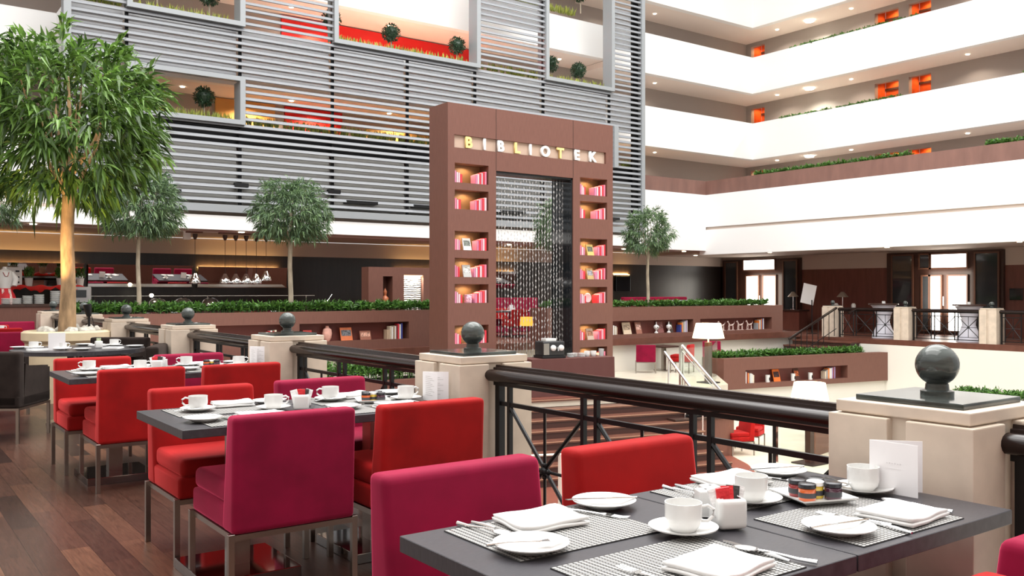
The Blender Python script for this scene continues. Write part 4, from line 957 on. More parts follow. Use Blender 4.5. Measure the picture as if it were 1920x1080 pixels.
# round table
RT = (1.82, 9.98)
for i, (x, y, r_) in enumerate(((1.42, 10.05, 0), (1.62, 9.72, 0), (2.17, 10.05, .3))):
    cup_set(x, y, r_, ['at left side of the round table', 'in front of the menu on the round table', 'at right side of the round table'][i])
for i, (x, y) in enumerate(((1.32, 10.25), (1.78, 9.60), (2.32, 9.82), (1.95, 10.42))): put('plate', mk_plate, 0, 'plate', x, y, 0, 'small white plate at the %s of the round table' % ['left', 'front', 'right', 'back'][i], 'bread plates')
for i, (x, y) in enumerate(((1.42, 9.80), (2.08, 9.68), (2.08, 10.3))): put('nap', mk_napkin, 0, 'napkin', x, y, i, 'folded white napkin at the %s of the round table' % ['left', 'front right', 'back right'][i], 'folded napkins', .7505)
menu(1.50, 9.72, -.35, 'white menu card standing in the middle of the round table', .15, .17, .3)
t = thing('sugar_caddy', 'white sugar caddy right of the menu on the round table', 'caddy', (1.99, 9.90, CZ)); MB().box(-.034, .034, -.034, .034, 0, .07, bev=.01).build('body', porc, t, True); MB().box(-.02, .02, -.01, .01, .06, .10).build('packet_bundle', mat('packet_green', (.35, .4, .25), .5, var=.5, vscale=80), t)
t = thing('salt_shaker', 'white shaker left of the menu on the round table', 'shaker', (1.56, 9.90, CZ)); MB().box(-.02, .02, -.02, .02, 0, .085, bev=.005).build('body', porc, t, True)
# far left tables
cup_set(.85, 12.1, 2.6, 'on the black table at the left photo edge'); cup_set(1.13, 12.2, 0, 'on the right side of the left edge table')
put('plate', mk_plate, 0, 'plate', 1.0, 12.0, 0, 'small white plate on the left edge table', 'bread plates')
menu(1.05, 12.35, -.6, 'white menu card on the left edge table', .26, .19, .3)
cup_set(.95, 15.0, 2.6, 'on the farthest left table, left'); cup_set(1.7, 15.05, 0, 'on the farthest left table, right'); menu(1.35, 15.2, -.5, 'white menu card on the farthest left table', .2, .16, .3)
t = thing('flower_bowl', 'small bowl of pale flowers on the farthest left table', 'flowers', (1.15, 15.0, .75)); MB().lathe((0, 0, 0), [(0, 0), (.03, 0), (.06, .05), (.05, .05), (0, .02)], 14).build('bowl', porc, t, True)
q = MB(); q.raw = True; random.seed(4)
for _ in range(60): leaf(q.bm, Vector((random.uniform(-.05, .05), random.uniform(-.05, .05), .05)), rnd()+Vector((0, 0, .8)), .06, .03)
q.build('flowers', grass, t)
# left wing tables
for i, x in enumerate(TBX):
    for j, dx in enumerate((-.45, .3)):
        put('plate', mk_plate, 0, 'plate', x+dx, 21.33, 0, 'white plate on %s side of the table %s' % (('left', 'right')[j], where[i]), 'plates in the left wing')
        put('nap', mk_napkin, 0, 'napkin', x+dx+.2, 21.36, j, 'white napkin on %s side of the table %s' % (('left', 'right')[j], where[i]), 'napkins in the left wing', .7505)
        cup_set(x+dx-.05, 21.72, j, 'on table %s, %s side' % (where[i], ('left', 'right')[j]))
    menu(x, 21.6, .2, 'white menu card on the table %s' % where[i], .16, .17, .4)

# ================================================================= ROUND STONE PLANTER + SPOT
t = thing('stone_planter', 'round cream stone planter around the big ficus trunk', 'planter', (2.09, 12.2, 0))
MB().lathe((0, 0, 0), [(0, 0), (.46, 0), (.46, .70), (.50, .74), (.50, .83), (.47, .85), (.42, .85), (.40, .78), (0, .78)], 48).build('bowl', mat('cream_planter', (.66, .54, .36), .5, var=.06), t, True)
MB().lathe((0, 0, 0), [(0, .785), (.40, .785), (.40, .79), (0, .80)], 24).build('soil', soil, t)
random.seed(14); rockm = mat('grey_rock', (.50, .47, .41), .8, var=.35, vscale=14, bump=.6, bscale=20)
for i in range(11):
    a = i*2*PI/11+random.uniform(-.2, .2); r_ = random.uniform(.25, .33)
    q = MB().sphere((0, 0, 0), 1, 12, 8)
    sx, sy, sz = random.uniform(.07, .10), random.uniform(.06, .09), random.uniform(.05, .075)
    for v in q.bm.verts:
        k_ = 1+.12*math.sin(v.co.x*5+i)+.10*math.sin(v.co.y*7+i*2); v.co = Vector((v.co.x*sx*k_, v.co.y*sy*k_, v.co.z*sz*k_))
    o = q.build('rock', rockm, None, True); o.location = (2.09+r_*math.cos(a), 12.2+r_*math.sin(a), .84); o.rotation_euler = (0, 0, a)
    tag(o, 'pale grey rock around the trunk base in the round planter', 'rock', 'rocks in the round planter')
t = thing('garden_spotlight', 'black spotlight on a short stake beside the big trunk', 'spotlight', (2.31, 12.04, .80))
MB().tube([(0, 0, 0), (0, 0, .26)], .016, 8).build('stake', iron, t, True); MB().tube([(0, 0, .22), (-.01, 0, .30), (-.02, 0, .37)], .045, 12, [.028, .045, .05]).build('lamp_head', iron, t, True)
MB().tube([(.02, 0, .0), (.06, .0, .10), (.03, 0, .22)], .005, 6).build('cable', iron, t)
sl_ = bpy.data.lights.new('trunk_spot', 'SPOT'); sl_.energy = 260; sl_.color = (1, .66, .30); sl_.spot_size = .9; sl_.spot_blend = .6; sl_.shadow_soft_size = .04
so = bpy.data.objects.new('trunk_spot', sl_); COL.objects.link(so); so.location = (1.75, 11.82, .95); so.rotation_euler = (Vector((2.1, 12.2, 2.9))-Vector((1.75, 11.82, .95))).to_track_quat('-Z', 'Y').to_euler()

# ================================================================= BUFFET AND BACK WALL (left wing)
def tilted_mirror(x0, x1, z0, z1, label, tilt=.13):
    t = thing('wall_mirror', label, 'mirror', ((x0+x1)/2, 25.42, z0)); a = (x1-x0)/2; h = z1-z0
    T = Matrix.Rotation(tilt, 4, 'X')
    MB().box(-a, a, -.0, .01, 0, h, mtx=T).build('glass', mirror, t); q = MB()
    q.box(-a-.02, a+.02, -.01, .0, -.02, 0, mtx=T); q.box(-a-.02, a+.02, -.01, 0, h, h+.02, mtx=T); q.build('edge_strip', chrome, t)
    MB().box(-a, a, .02, .06, 0, .06).build('bracket', iron, t)
tilted_mirror(.4, 4.73, 1.46, 2.03, 'long tilted mirror above the buffet at left photo edge')
tilted_mirror(4.85, 7.5, 1.46, 2.02, 'long tilted mirror on dark wall between the first trees')
tilted_mirror(7.66, 10.24, 1.45, 2.0, 'long tilted mirror behind the hanging heat lamps')
tilted_mirror(13.9, 18.6, 1.45, 2.0, 'long tilted mirror seen through the bead curtain')
for x0, x1, lb in ((.4, 4.6, 'warm light strip above the leftmost mirror'), (7.7, 10.0, 'warm light strip above the mirror behind heat lamps'), (13.9, 18.6, 'warm light strip above the mirror behind bead curtain'), (23.3, 24.1, 'short warm light strip above the small dark screen')):
    tag(MB().box(x0, x1, 25.46, 25.49, 1.95, 1.97).build('light_strip', strip), lb, 'light strip')
    area('strip_light', ((x0+x1)/2, 25.43, 2.0), x1-x0, 14*(x1-x0), (1, .60, .22), (math.radians(118), 0, 0), sy=.04)
o = MB().box(23.35, 24.1, 25.40, 25.46, 1.33, 1.9, bev=.01).build('wall_screen', blackg); tag(o, 'dark screen on back wall right of the tower', 'screen')
bt = thing('buffet_counter', 'long dark buffet counter along the left back wall', 'counter', (6.0, 24.6, 0))
MB().box(-8, 4.6, -.4, .4, 0, .82).build('body', brownd, bt); MB().box(-8.02, 4.62, -.43, .43, .82, .86).build('counter_top', blackg, bt)
# front station at far left (plates)
st = thing('plate_station', 'brown serving station with plate stacks at the left edge', 'counter', (2.2, 21.6, 0))
MB().box(-3.4, 1.75, -.3, .4, 0, 1.0).build('body', brown, st); MB().box(-3.42, 1.78, -.32, .42, 1.0, 1.05).build('station_top', brownd, st)
for i, (x, n, lb) in enumerate(((2.53, 5, 'low stack of cream plates at left edge of the station'), (2.72, 5, 'shortest stack of white plates, second from left'), (2.93, 7, 'stack of grey white plates, third from left'), (3.15, 8, 'stack of grey white plates behind the odd granite ball'), (3.46, 11, 'tallest stack of grey white plates on the station'), (3.64, 7, 'stack of white plates just left of the big trunk'))):
    q = MB(); 
    for k_ in range(n): q.lathe((0, 0, k_*.026), [(0, 0), (.06, 0), (.10, .018), (.10, .024), (.06, .008), (0, .008)], 24)
    hh = n*.026
    o = q.build('plate_stack', mat('stack_porcelain', (.66, .66, .64), .25), None, True); o.location = (x, 21.55, 1.051); tag(o, lb, 'plates', 'plate stacks')
# shelf with plants and red cloth
sh = thing('buffet_shelf', 'dark shelf below the leftmost mirror carrying small plants', 'shelf', (2.2, 24.2, 0))
MB().box(-3.2, 2.45, -.2, .3, 1.38, 1.44).build('board', brownd, sh); MB().box(-3.2, -3.1, -.2, .3, .86, 1.38).build('bracket', brownd, sh); MB().box(2.35, 2.45, -.2, .3, .86, 1.38).build('bracket', brownd, sh)
random.seed(2); q = MB(); n = 60; prev = None
for i in range(n+1):
    x = 1.0+i*3.5/n; zt = 1.46+.025*math.sin(i*.9); zb = 1.36+.04*math.sin(i*.55)+.03*math.sin(i*1.7)
    cur = [q.bm.verts.new((x, 24.28, 1.448)), q.bm.verts.new((x, 23.99, zt)), q.bm.verts.new((x, 23.95+.03*math.sin(i*1.3), zb))]
    if prev:
        for a, b_ in ((0, 1), (1, 2)): q.bm.faces.new((prev[a], cur[a], cur[b_], prev[b_]))
    prev = cur
o = q.build('draped_cloth', mat('red_cloth', (.60, .015, .01), .7), None, True); s_ = o.modifiers.new('s', 'SOLIDIFY'); s_.thickness = .008; tag(o, 'crumpled red cloth draped over the shelf edge at left', 'cloth')
for x, lb in ((3.30, 'small green potted herb on the red cloth, left of trunk'), (3.98, 'small green potted herb touching the big trunk at left'), (4.42, 'small green potted herb just right of the big trunk')):
    t = thing('potted_herb', lb, 'plant', (x, 24.08, 1.455)); MB().lathe((0, 0, 0), [(0, 0), (.07, 0), (.095, .19), (.085, .19), (.08, .15), (0, .15)], 18).build('pot', porc, t, True)
    random.seed(int(x*10)); q = MB(); q.raw = True
    for _ in range(170): leaf(q.bm, Vector((random.uniform(-.1, .1), random.uniform(-.08, .08), .18+random.uniform(0, .2))), Vector((random.uniform(-.5, .5), random.uniform(-.5, .5), 1)), .12, .02, 0)
    q.build('foliage', hedg, t)
t = thing('letter_box', 'white box with three dark slots beside the folk costume', 'box', (2.95, 24.1, 1.44)); MB().box(-.2, .2, -.1, .1, 0, .46, bev=.02).build('body', white, t)
for z in (.08, .20, .34): MB().box(.06, .14, -.11, -.095, z, z+.04).build('slot', iron, t)
t = thing('dressed_mannequin', 'mannequin wearing white folk blouse and red embroidered skirt at left edge', 'mannequin', (2.70, 23.2, .36)); t.scale = (.7, .7, .75)
MB().lathe((0, 0, 0), [(0, -.48), (.2, -.48), (.2, -.46), (.02, -.44), (.02, .9), (0, .9)], 16).build('stand', iron, t)
MB().lathe((0, 0, 0), [(0, .62), (.42, .62), (.36, .95), (.28, 1.2), (.17, 1.38), (0, 1.38)], 28).build('skirt', mat('red_skirt', (.45, .012, .02), .7, var=.2), t, True)
MB().lathe((0, 0, 0), [(0, 1.37), (.16, 1.37), (.20, 1.55), (.23, 1.75), (.20, 1.9), (.07, 1.97), (.06, 2.03), (0, 2.03)], 24).build('blouse', linen, t, True)
for sx in (-1, 1): MB().tube([(sx*.18, 0, 1.85), (sx*.30, -.02, 1.66), (sx*.26, -.08, 1.45)], .08, 10, [.08, .10, .07]).build('sleeve', linen, t, True)
for sx in (-.09, .1): MB().prism([(sx-.035, -.19, 1.36), (sx+.035, -.19, 1.36), (sx+.06+.08, -.40, .72), (sx-.02+.06, -.42, .72)], (0, -.008, 0)).build('embroidered_band', mat('band', (.75, .45, .42), .6, var=.7, vscale=40), t)
MB().tube([(-.08, -.21, 1.86), (-.02, -.24, 1.74), (.05, -.24, 1.74), (.09, -.2, 1.86)], .01, 6).build('bead_necklace', red, t, True)
t = thing('coffee_machine', 'silver coffee machine right of the big trunk on buffet', 'coffee machine', (4.35, 24.15, .86)); MB().box(-.3, .3, -.22, .2, 0, .58, bev=.04, seg=3).build('housing', mat('grey_plastic', (.42, .43, .45), .35, .2), t, True)
MB().box(-.18, .18, -.235, -.22, .32, .50).build('display', blackg, t); MB().box(-.24, .24, -.235, -.22, .04, .2).build('drip_area', iron, t)
for x in (-.1, .1): MB().lathe((x, -.24, .12), [(0, -.02), (.025, -.02), (.025, .02), (0, .02)], 10).build('spout', chrome, t)
for x, lb in ((6.35, 'first round steel chafing lid behind hedge, from left'), (7.0, 'second round steel chafing lid behind hedge, from left'), (7.72, 'third round steel chafing lid behind hedge, from left')):
    t = thing('chafing_dish', lb, 'chafing dish', (x, 24.5, .86)); MB().lathe((0, 0, 0), [(0, 0), (.22, 0), (.24, .08), (.26, .09), (0, .09)], 24).build('pan', chrome, t, True); MB().lathe((0, 0, .09), [(.25, 0), (.235, .09), (.17, .16), (.08, .2), (0, .205)], 28).build('dome_lid', chrome, t, True); MB().sphere((0, 0, .31), .025, 8, 6).build('knob', iron, t)
t = thing('buffet_guard', 'long low glass and steel shelf above the buffet counter', 'shelf', (7.6, 24.35, .86))
MB().box(-3.0, 3, -.15, .15, .34, .355).build('glass_shelf', mat('pale_shelf', (.5, .5, .48), .2), t)
for x in (-2.8, 0, 2.8): MB().tube([(x, 0, 0), (x, 0, .34)], .012, 8).build('post', chrome, t)
# table lamps on buffet edge (bare bulbs)
for x, y, lb in ((6.15, 24.3, 'bright bare globe bulb lamp left of the first slim trunk'), (8.62, 18.95, 'small pink globe lamp on curved arm beside second slim trunk')):
    big = x < 7; t = thing('globe_lamp', lb, 'lamp', (x, y, .86 if big else .6)); MB().tube([(0, 0, 0), (0, 0, .30), (.03, 0, .40)] if big else [(.03, 0, 0), (0, 0, .45), (-.02, 0, .5), (.10, 0, .66)], .008, 6).build('arm', chrome, t)
    MB().sphere((.0, 0, .36) if big else (-.05, 0, .46), .05, 14, 10).build('bulb', bulb if big else mat('pink_globe', (.9, .6, .6), .3, emit=(1, .7, .7), es=.6), t, True)
# heat lamps on ceiling rails
def heat_lamp(x, zb, lb, y=22.5):
    t = thing('pendant_heat_lamp', lb, 'lamp', (x, y, zb), group='chrome pendant heat lamps')
    MB().lathe((0, 0, 0), [(.135, 0), (.14, .03), (.12, .10), (.075, .17), (.05, .22), (.035, .25), (0, .255), (0, .245), (.03, .24), (.07, .16), (.112, .09), (.13, .03), (.125, .005)], 24).build('shade', chrome, t, True)
    MB().sphere((0, 0, .07), .06, 12, 8).build('bulb', mat('lamp_bulb', (.9, .85, .8), .2, emit=(1, .9, .8), es=1.5), t, True)
    zt = 2.76-zb; MB().tube([(0, 0, .25), (0, 0, zt-.12)], .006, 6).build('cord', iron, t)
    MB().lathe((0, 0, zt-.16), [(0, 0), (.025, 0), (.06, .08), (.06, .14), (0, .14)], 14).build('ceiling_cup', brownd, t, True)
for k_, x in enumerate((7.46, 7.73, 8.0, 8.26, 8.52)): heat_lamp(x, 1.52 if k_ < 4 else 1.60, '%s chrome heat lamp from left in the group of five' % ORD[k_])
heat_lamp(6.72, 1.52, 'single chrome heat lamp hanging left of the group of five')
for x0, x1, lb in ((7.3, 8.68, 'brown ceiling rail carrying five heat lamps'), (6.5, 6.9, 'short brown ceiling rail of the single heat lamp')):
    tag(MB().box(x0, x1, 22.47, 22.53, 2.76, 2.80).build('ceiling_rail', brown), lb, 'rail')
t = thing('ceiling_spotlight', 'bright white ceiling spotlight above the single heat lamp', 'spotlight', (6.55, 22.6, 2.8)); MB().box(-.08, .08, -.05, .05, -.2, 0).build('housing', white, t); MB().sphere((0, 0, -.06), .045, 10, 8).build('lens', bulb, t)
# brown block with niches, figurine, stone feature
bk = thing('display_wall', 'free standing brown wall with narrow niche and lit stone panel', 'display wall', (0, 0, 0)); q = MB()
for a in ((10.68, 11.1, 0, 1.96), (11.1, 11.38, 0, .55), (11.1, 11.38, 1.72, 1.96), (11.38, 11.72, 0, 1.96), (11.72, 12.32, 0, .5), (11.72, 12.32, 1.76, 1.96), (12.32, 12.6, 0, 1.96)): q.box(a[0], a[1], 21.0, 21.35, a[2], a[3])
q.box(10.68, 12.6, 21.35, 21.4, 0, 1.96); q.build('body', brown, bk)
wm = bpy.data.materials.new('wavy_white_stone'); tn_, b = nodes_of(wm); b.inputs['Base Color'].default_value = (.82, .82, .78, 1)
wv = tn_.nodes.new('ShaderNodeTexWave'); wv.bands_direction = 'Z'; wv.inputs['Scale'].default_value = 6; wv.inputs['Distortion'].default_value = 5; tc_ = tn_.nodes.new('ShaderNodeTexCoord'); tn_.links.new(tc_.outputs['Object'], wv.inputs[0])
bp_ = tn_.nodes.new('ShaderNodeBump'); bp_.inputs['Strength'].default_value = 1; bp_.inputs['Distance'].default_value = .06; tn_.links.new(wv.outputs['Fac'], bp_.inputs['Height']); tn_.links.new(bp_.outputs[0], b.inputs['Normal'])
MB().box(11.74, 12.30, 21.12, 21.3, .5, 1.74).build('wavy_stone_panel', wm, bk); MB().box(11.74, 12.3, 21.03, 21.08, 1.73, 1.755).build('panel_light', strip_s, bk)
area('stone_panel_light', (12.02, 21.05, 1.72), .5, 10, (1, .95, .8), (math.radians(25), 0, 0), sy=.04)
o = MB().lathe((0, 0, 0), [(0, 0), (.07, 0), (.05, .05), (.10, .16), (.09, .24), (.03, .30), (.045, .36), (.05, .40), (.02, .46), (0, .5)], 16).build('figurine', mat('copper_ceramic', (.45, .14, .06), .3), None, True); o.location = (11.24, 21.15, .92); tag(o, 'small copper coloured figurine in the narrow niche of display wall', 'figurine')
MB().box(11.1, 11.38, 21.1, 21.34, .55, .92).build('niche_shelf', brown, bk)
# white wall shapes, little round lamps on tables right of the tower
for x in (5.9, 8.3, 11.0, 13.5, 15.6, 17.9, 20.3, 23.0): down('dining_ceiling_light', (x, 22.6, 2.78), 120, (1, .9, .78), .08)
bq = thing('banquette', 'magenta banquette seat seen through the bead curtain', 'banquette', (15.6, 23.7, 0)); MB().box(-2.6, 2.6, -.1, .1, 0, 1.12, bev=.04, seg=3).build('backrest', magenta, bq, True); MB().box(-2.6, 2.6, .1, .7, 0, .45, bev=.04, seg=3).build('seat', magenta, bq, True)
ol = thing('floor_lamp', 'small lamp with orange shade seen through the bead curtain', 'lamp', (13.3, 17.7, -.9)); MB().lathe((0, 0, 0), [(0, 0), (.14, 0), (.14, .02), (.015, .03), (.015, 1.4), (0, 1.4)], 14).build('stand', chrome, ol, True); MB().lathe((0, 0, 0), [(.17, 1.38), (.15, 1.60), (.145, 1.60), (.165, 1.385)], 24).build('lamp_shade', mat('orange_shade', (.8, .35, .05), .7, emit=(1, .45, .05), es=.8), ol, True)
sofa = thing('banquette', 'magenta banquette seat behind the hedge right of the tower', 'banquette', (23.5, 23.5, 0)); MB().box(-1.6, 1.6, -.1, .1, 0, 1.12, bev=.04, seg=3).build('backrest', magenta, sofa, True); MB().box(-1.6, 1.6, .1, .7, 0, .45, bev=.04, seg=3).build('seat', magenta, sofa, True)
gs = thing('glass_rack', 'rack of clear glasses behind the hedge right of right tree', 'rack', (22.1, 20.8, .0)); MB().box(-.75, .75, -.25, .25, 0, .86).build('cabinet', brownd, gs); MB().box(-.6, .6, -.2, .2, .86, .88).build('tray', chrome, gs)
q = MB()
for i in range(14):
    for j in range(3): q.lathe((-.56+i*.085, -.12+j*.12, .88), [(.02, 0), (.035, .16), (.033, .16), (.018, .004)], 8)
q.build('glasses', mat('pale_glass', (.5, .52, .55), .1), gs, True)['kind'] = 'stuff'
# ================================================================= TERRACE, STAIRS, LOBBY
def table_lamp(loc, label, s=1, z0=0):
    t = thing('table_lamp', label, 'lamp', loc); MB().lathe((0, 0, 0), [(0, 0), (.09, 0), (.09, .02), (.015, .03), (.015, .5), (0, .5)], 14).build('stem', chrome, t, True)
    MB().lathe((0, 0, 0), [(.20, .48), (.19, .50), (.06, .66), (.04, .67), (0, .67), (0, .655), (.05, .655), (.185, .49)], 20).build('shade', mat('taupe_shade', (.30, .25, .2), .4, .3), t, True)
def shade_lamp(loc, zb, h, rb, rt, label, post, basew):
    t = thing('floor_lamp', label, 'lamp', loc)
    MB().lathe((0, 0, 0), [(rb, zb), (rt, zb+h), (rt-.01, zb+h), (rb-.01, zb+.005)], 40).build('lamp_shade', lampsh, t, True)
    MB().tube([(0, 0, zb-.12), (0, 0, zb+h*.8)], .018, 8).build('neck', mat('ivory_metal', (.7, .6, .45), .4), t)
    MB().prism([(-post/2, -post/2, zb-.10), (post/2, -post/2, zb-.10), (post/2, post/2, zb-.10), (-post/2, post/2, zb-.10)], (0, 0, -(zb-.10-.02))).build('post', brownd, t)
    MB().box(-basew, basew, -basew, basew, 0, .03, bev=.005).build('base', iron, t)
    point('lamp_light', (loc[0], loc[1], loc[2]+zb+h*.5), 55, (1, .78, .48), .12); return t
shade_lamp((16.75, 14.93, -.9), 1.09, .36, .385, .30, 'tall floor lamp with glowing cream shade in front of right planter wall', .13, .2)
shade_lamp((15.78, 11.35, -2.2), 1.30, .36, .38, .31, 'tall floor lamp with glowing shade down in lobby behind the railing', .13, .26)
# stairs from landing to lobby
d_ = Vector((14.42-11.1, 13.90-14.64, 0)).normalized(); n_ = Vector((d_.y, -d_.x, 0)); 
if n_.y > 0: n_ = -n_
stt = MB(); L_ = (Vector((14.42, 13.90, 0))-Vector((8.0, 15.33, 0))).length; o0 = Vector((8.0, 15.33, 0))
tread = MB(); 
for i in range(8):
    z = -.9-.1625*i
    a = o0+n_*(.30*i); b_ = o0+d_*L_+n_*(.30*i)
    if i:
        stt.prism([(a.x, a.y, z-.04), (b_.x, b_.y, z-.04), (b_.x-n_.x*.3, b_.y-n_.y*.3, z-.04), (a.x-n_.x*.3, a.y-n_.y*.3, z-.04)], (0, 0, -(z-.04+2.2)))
    e_ = .3 if i else .1
    tread.prism([(a.x+n_.x*.03, a.y+n_.y*.03, z-.04), (b_.x+n_.x*.03, b_.y+n_.y*.03, z-.04), (b_.x-n_.x*e_, b_.y-n_.y*e_, z-.04), (a.x-n_.x*e_, a.y-n_.y*e_, z-.04)], (0, 0, .043))
st = thing('staircase', 'wide brown wooden staircase below the tower seen through railing', 'stairs', (0, 0, 0))
nos = MB()
for i in range(8):
    z = -.9-.1625*i; a = o0+n_*(.30*i+.03); b_ = o0+d_*L_+n_*(.30*i+.03)
    nos.prism([(a.x, a.y, z-.012), (b_.x, b_.y, z-.012), (b_.x+n_.x*.006, b_.y+n_.y*.006, z-.012), (a.x+n_.x*.006, a.y+n_.y*.006, z-.012)], (0, 0, .016))
nos.build('painted_lit_edges', mat('lit_edge_colour', (.45, .25, .16), .3), st)  # lighter strips paint in the light caught by the tread edges
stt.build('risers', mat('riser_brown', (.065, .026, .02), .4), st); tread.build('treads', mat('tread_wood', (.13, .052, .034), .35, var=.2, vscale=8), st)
# handrail + glass at the stair right side
t = thing('glass_balustrade', 'clear glass balustrade with chrome rail at the terrace edge', 'balustrade', (0, 0, 0))
gp = MB(); gp.prism([(14.9, 14.05, -.9), (16.2, 14.33, -.9), (16.2, 14.33, .05), (14.9, 14.05, .05)], (0, .012, 0)); gp.build('glass_panel', clearg, t)
gp = MB(); gp.prism([(16.25, 14.35, -.9), (18.3, 16.0, -.9), (18.3, 16.0, .05), (16.25, 14.35, .05)], (-.012, .01, 0)); gp.build('glass_panel', clearg, t)
for p in ((14.9, 14.1), (14.98, 14.1)): MB().box(p[0]-.015, p[0]+.015, p[1]-.03, p[1]+.03, -.9, .12).build('post', chrome, t)
MB().tube([(14.94, 14.1, .12), (15.35, 13.2, -.95)], .035, 10).build('sloping_handrail', chrome, t, True)
MB().tube([(14.94, 14.1, .0), (15.35, 13.2, -1.07)], .012, 8).build('sloping_bar', chrome, t, True)
t = thing('stair_handrail', 'chrome stair handrail near the counter below terrace', 'handrail', (0, 0, 0))
MB().tube([(14.3, 14.0, .0), (14.1, 12.6, -1.1)], .03, 10).build('rail', chrome, t, True)
for k_ in (0.1, .5, .9):
    x, y, z = 14.3-.2*k_, 14.0-1.4*k_, -1.1*k_; MB().tube([(x, y, z), (x, y, z-.95)], .02, 8).build('post', chrome, t)
t = thing('white_handrail', 'pale metal handrail posts behind the red chair top', 'handrail', (9.1, 11.2, -2.2))
for x, y in ((0, 0), (.12, -.16)): MB().box(x-.03, x+.03, y-.03, y+.03, .0, .93).build('post', mat('cream_metal', (.7, .68, .6), .4), t)
MB().tube([(-.45, .3, .9), (0, 0, .92)], .02, 8).build('rail', mat('cream_metal', (0, 0, 0)), t, True)
t = thing('glass_balustrade', 'glass balustrade down in the lobby in front of lower lamp', 'balustrade', (0, 0, 0))
gp = MB(); gp.prism([(15.02, 11.6, -2.2), (14.3, 9.8, -2.2), (14.3, 9.8, -1.28), (15.02, 11.6, -1.28)], (.012, 0, 0)); gp.build('glass_panel', clearg, t)
MB().tube([(15.02, 11.6, -1.26), (14.3, 9.8, -1.26)], .02, 8).build('top_rail', chrome, t); MB().box(14.99, 15.05, 11.57, 11.66, -2.2, -1.25).build('post', iron, t); MB().box(14.96, 14.985, 11.50, 11.55, -2.2, -1.25).build('post', chrome, t)
# counter with bowls
t = thing('lobby_counter', 'brown wooden counter at foot of the staircase', 'counter', (14.55, 13.25, -2.2), -.2)
MB().box(-.75, .75, -.25, .3, 0, .82, bev=.01).build('body', brown, t); MB().box(-.78, .78, -.28, .33, .82, .86).build('counter_top', brownd, t)
t = thing('black_tray', 'black tray with dark dishes on the lobby counter', 'tray', (14.5, 13.25, -1.34), -.2); MB().box(-.3, .3, -.15, .15, 0, .05, bev=.01).build('body', iron, t); MB().box(-.2, .2, -.1, .1, .05, .10, bev=.01).build('dishes', blackg, t)
t = thing('low_wall', 'brown low wall block behind the lower floor lamp', 'wall block', (16.9, 11.95, -2.2), .2); MB().box(-.35, .35, -.1, .1, 0, .95).build('body', brown, t)
# coffee table with cloth
t = thing('service_table', 'long service table under a brown cloth in front of the tower', 'table', (12.4, 15.05, -.9), -.19); 
MB().box(-.98, .98, -.30, .30, .78, .80).build('tabletop', brownd, t)
cl = bpy.data.materials.new('brown_cloth'); 
q = MB(); n = 48; pr = None; per = []
for (x0, y0), (x1, y1) in (((-1, -.32), (1, -.32)), ((1, -.32), (1, .32)), ((1, .32), (-1, .32)), ((-1, .32), (-1, -.32))):
    for i in range(n):
        u = i/n; per.append((x0+(x1-x0)*u, y0+(y1-y0)*u))
top = [q.bm.verts.new((x, y, .805)) for x, y in per]; bot = []
for i, (x, y) in enumerate(per):
    f = 1+.03*math.sin(i*.8)+.02*math.sin(i*1.9); bot.append(q.bm.verts.new((x*(1+.01*math.sin(i*.8)), y*(f+.03), .02)))
q.bm.faces.new(top)
for i in range(len(per)): j = (i+1) % len(per); q.bm.faces.new((top[i], top[j], bot[j], bot[i]))
o = q.build('tablecloth', mat('brown_tablecloth', (.10, .035, .03), .75), None, True); o.location = (12.4, 15.05, -.9); o.rotation_euler = (0, 0, -.19); tag(o, 'dark brown cloth hanging over the service table by the tower', 'tablecloth')
def onT(x, y, z=.806): c, s = math.cos(-.19), math.sin(-.19); return (12.4+x*c-y*s, 15.05+x*s+y*c, -.9+z)
t = thing('espresso_machine', 'black espresso machine on the service table by the tower', 'coffee machine', onT(-.42, .0), -.19)
MB().box(-.26, .26, -.2, .2, .05, .36, bev=.03, seg=3).build('housing', mat('black_plastic', (.02, .02, .022), .3), t, True); MB().box(-.28, .28, -.22, .22, 0, .06, bev=.01).build('base', iron, t)
MB().box(-.25, -.12, -.215, -.2, .08, .32).build('side_plate', steel, t); MB().box(-.15, .1, -.12, .12, .36, .42, bev=.01).build('cup_tray', porc, t)
for x in (-.02, .17): MB().lathe((0, 0, 0), [(0, 0), (.065, 0), (.06, .03), (.03, .05), (0, .05)], 18, Matrix.Translation((x, -.2, .22)) @ Matrix.Rotation(PI/2, 4, 'X')).build('dial', porc, t, True)
MB().box(.06, .09, -.26, -.2, .16, .24).build('spout', chrome, t)
for k_, x in enumerate((.06, .2, .34)):
    q = MB()
    for i in range(4): q.lathe((0, 0, i*.022), [(0, 0), (.04, 0), (.08, .012), (.078, .018), (0, .01)], 18)
    o = q.build('saucer_stack', porc, None, True); o.location = onT(x, -.05+.08*(k_ % 2)); tag(o, '%s small white saucer stack right of the espresso machine' % ORD[k_], 'plates', 'saucer stacks on service table')
for k_, x in enumerate((.50, .66)):
    o = m_cup().build('coffee_cup', porc, None, True); o.scale = (1.5, 1.5, 1.8); o.location = onT(x, 0); tag(o, '%s white cup right of saucer stacks on the service table' % ORD[k_], 'cup')
o = MB().lathe((0, 0, 0), [(0, 0), (.05, 0), (.06, .16), (.055, .16), (0, .02)], 16).build('tumbler', mat('grey_ceramic', (.4, .4, .4), .3), None, True); o.location = onT(.86, .0); tag(o, 'grey tumbler at right end of the service table', 'cup')
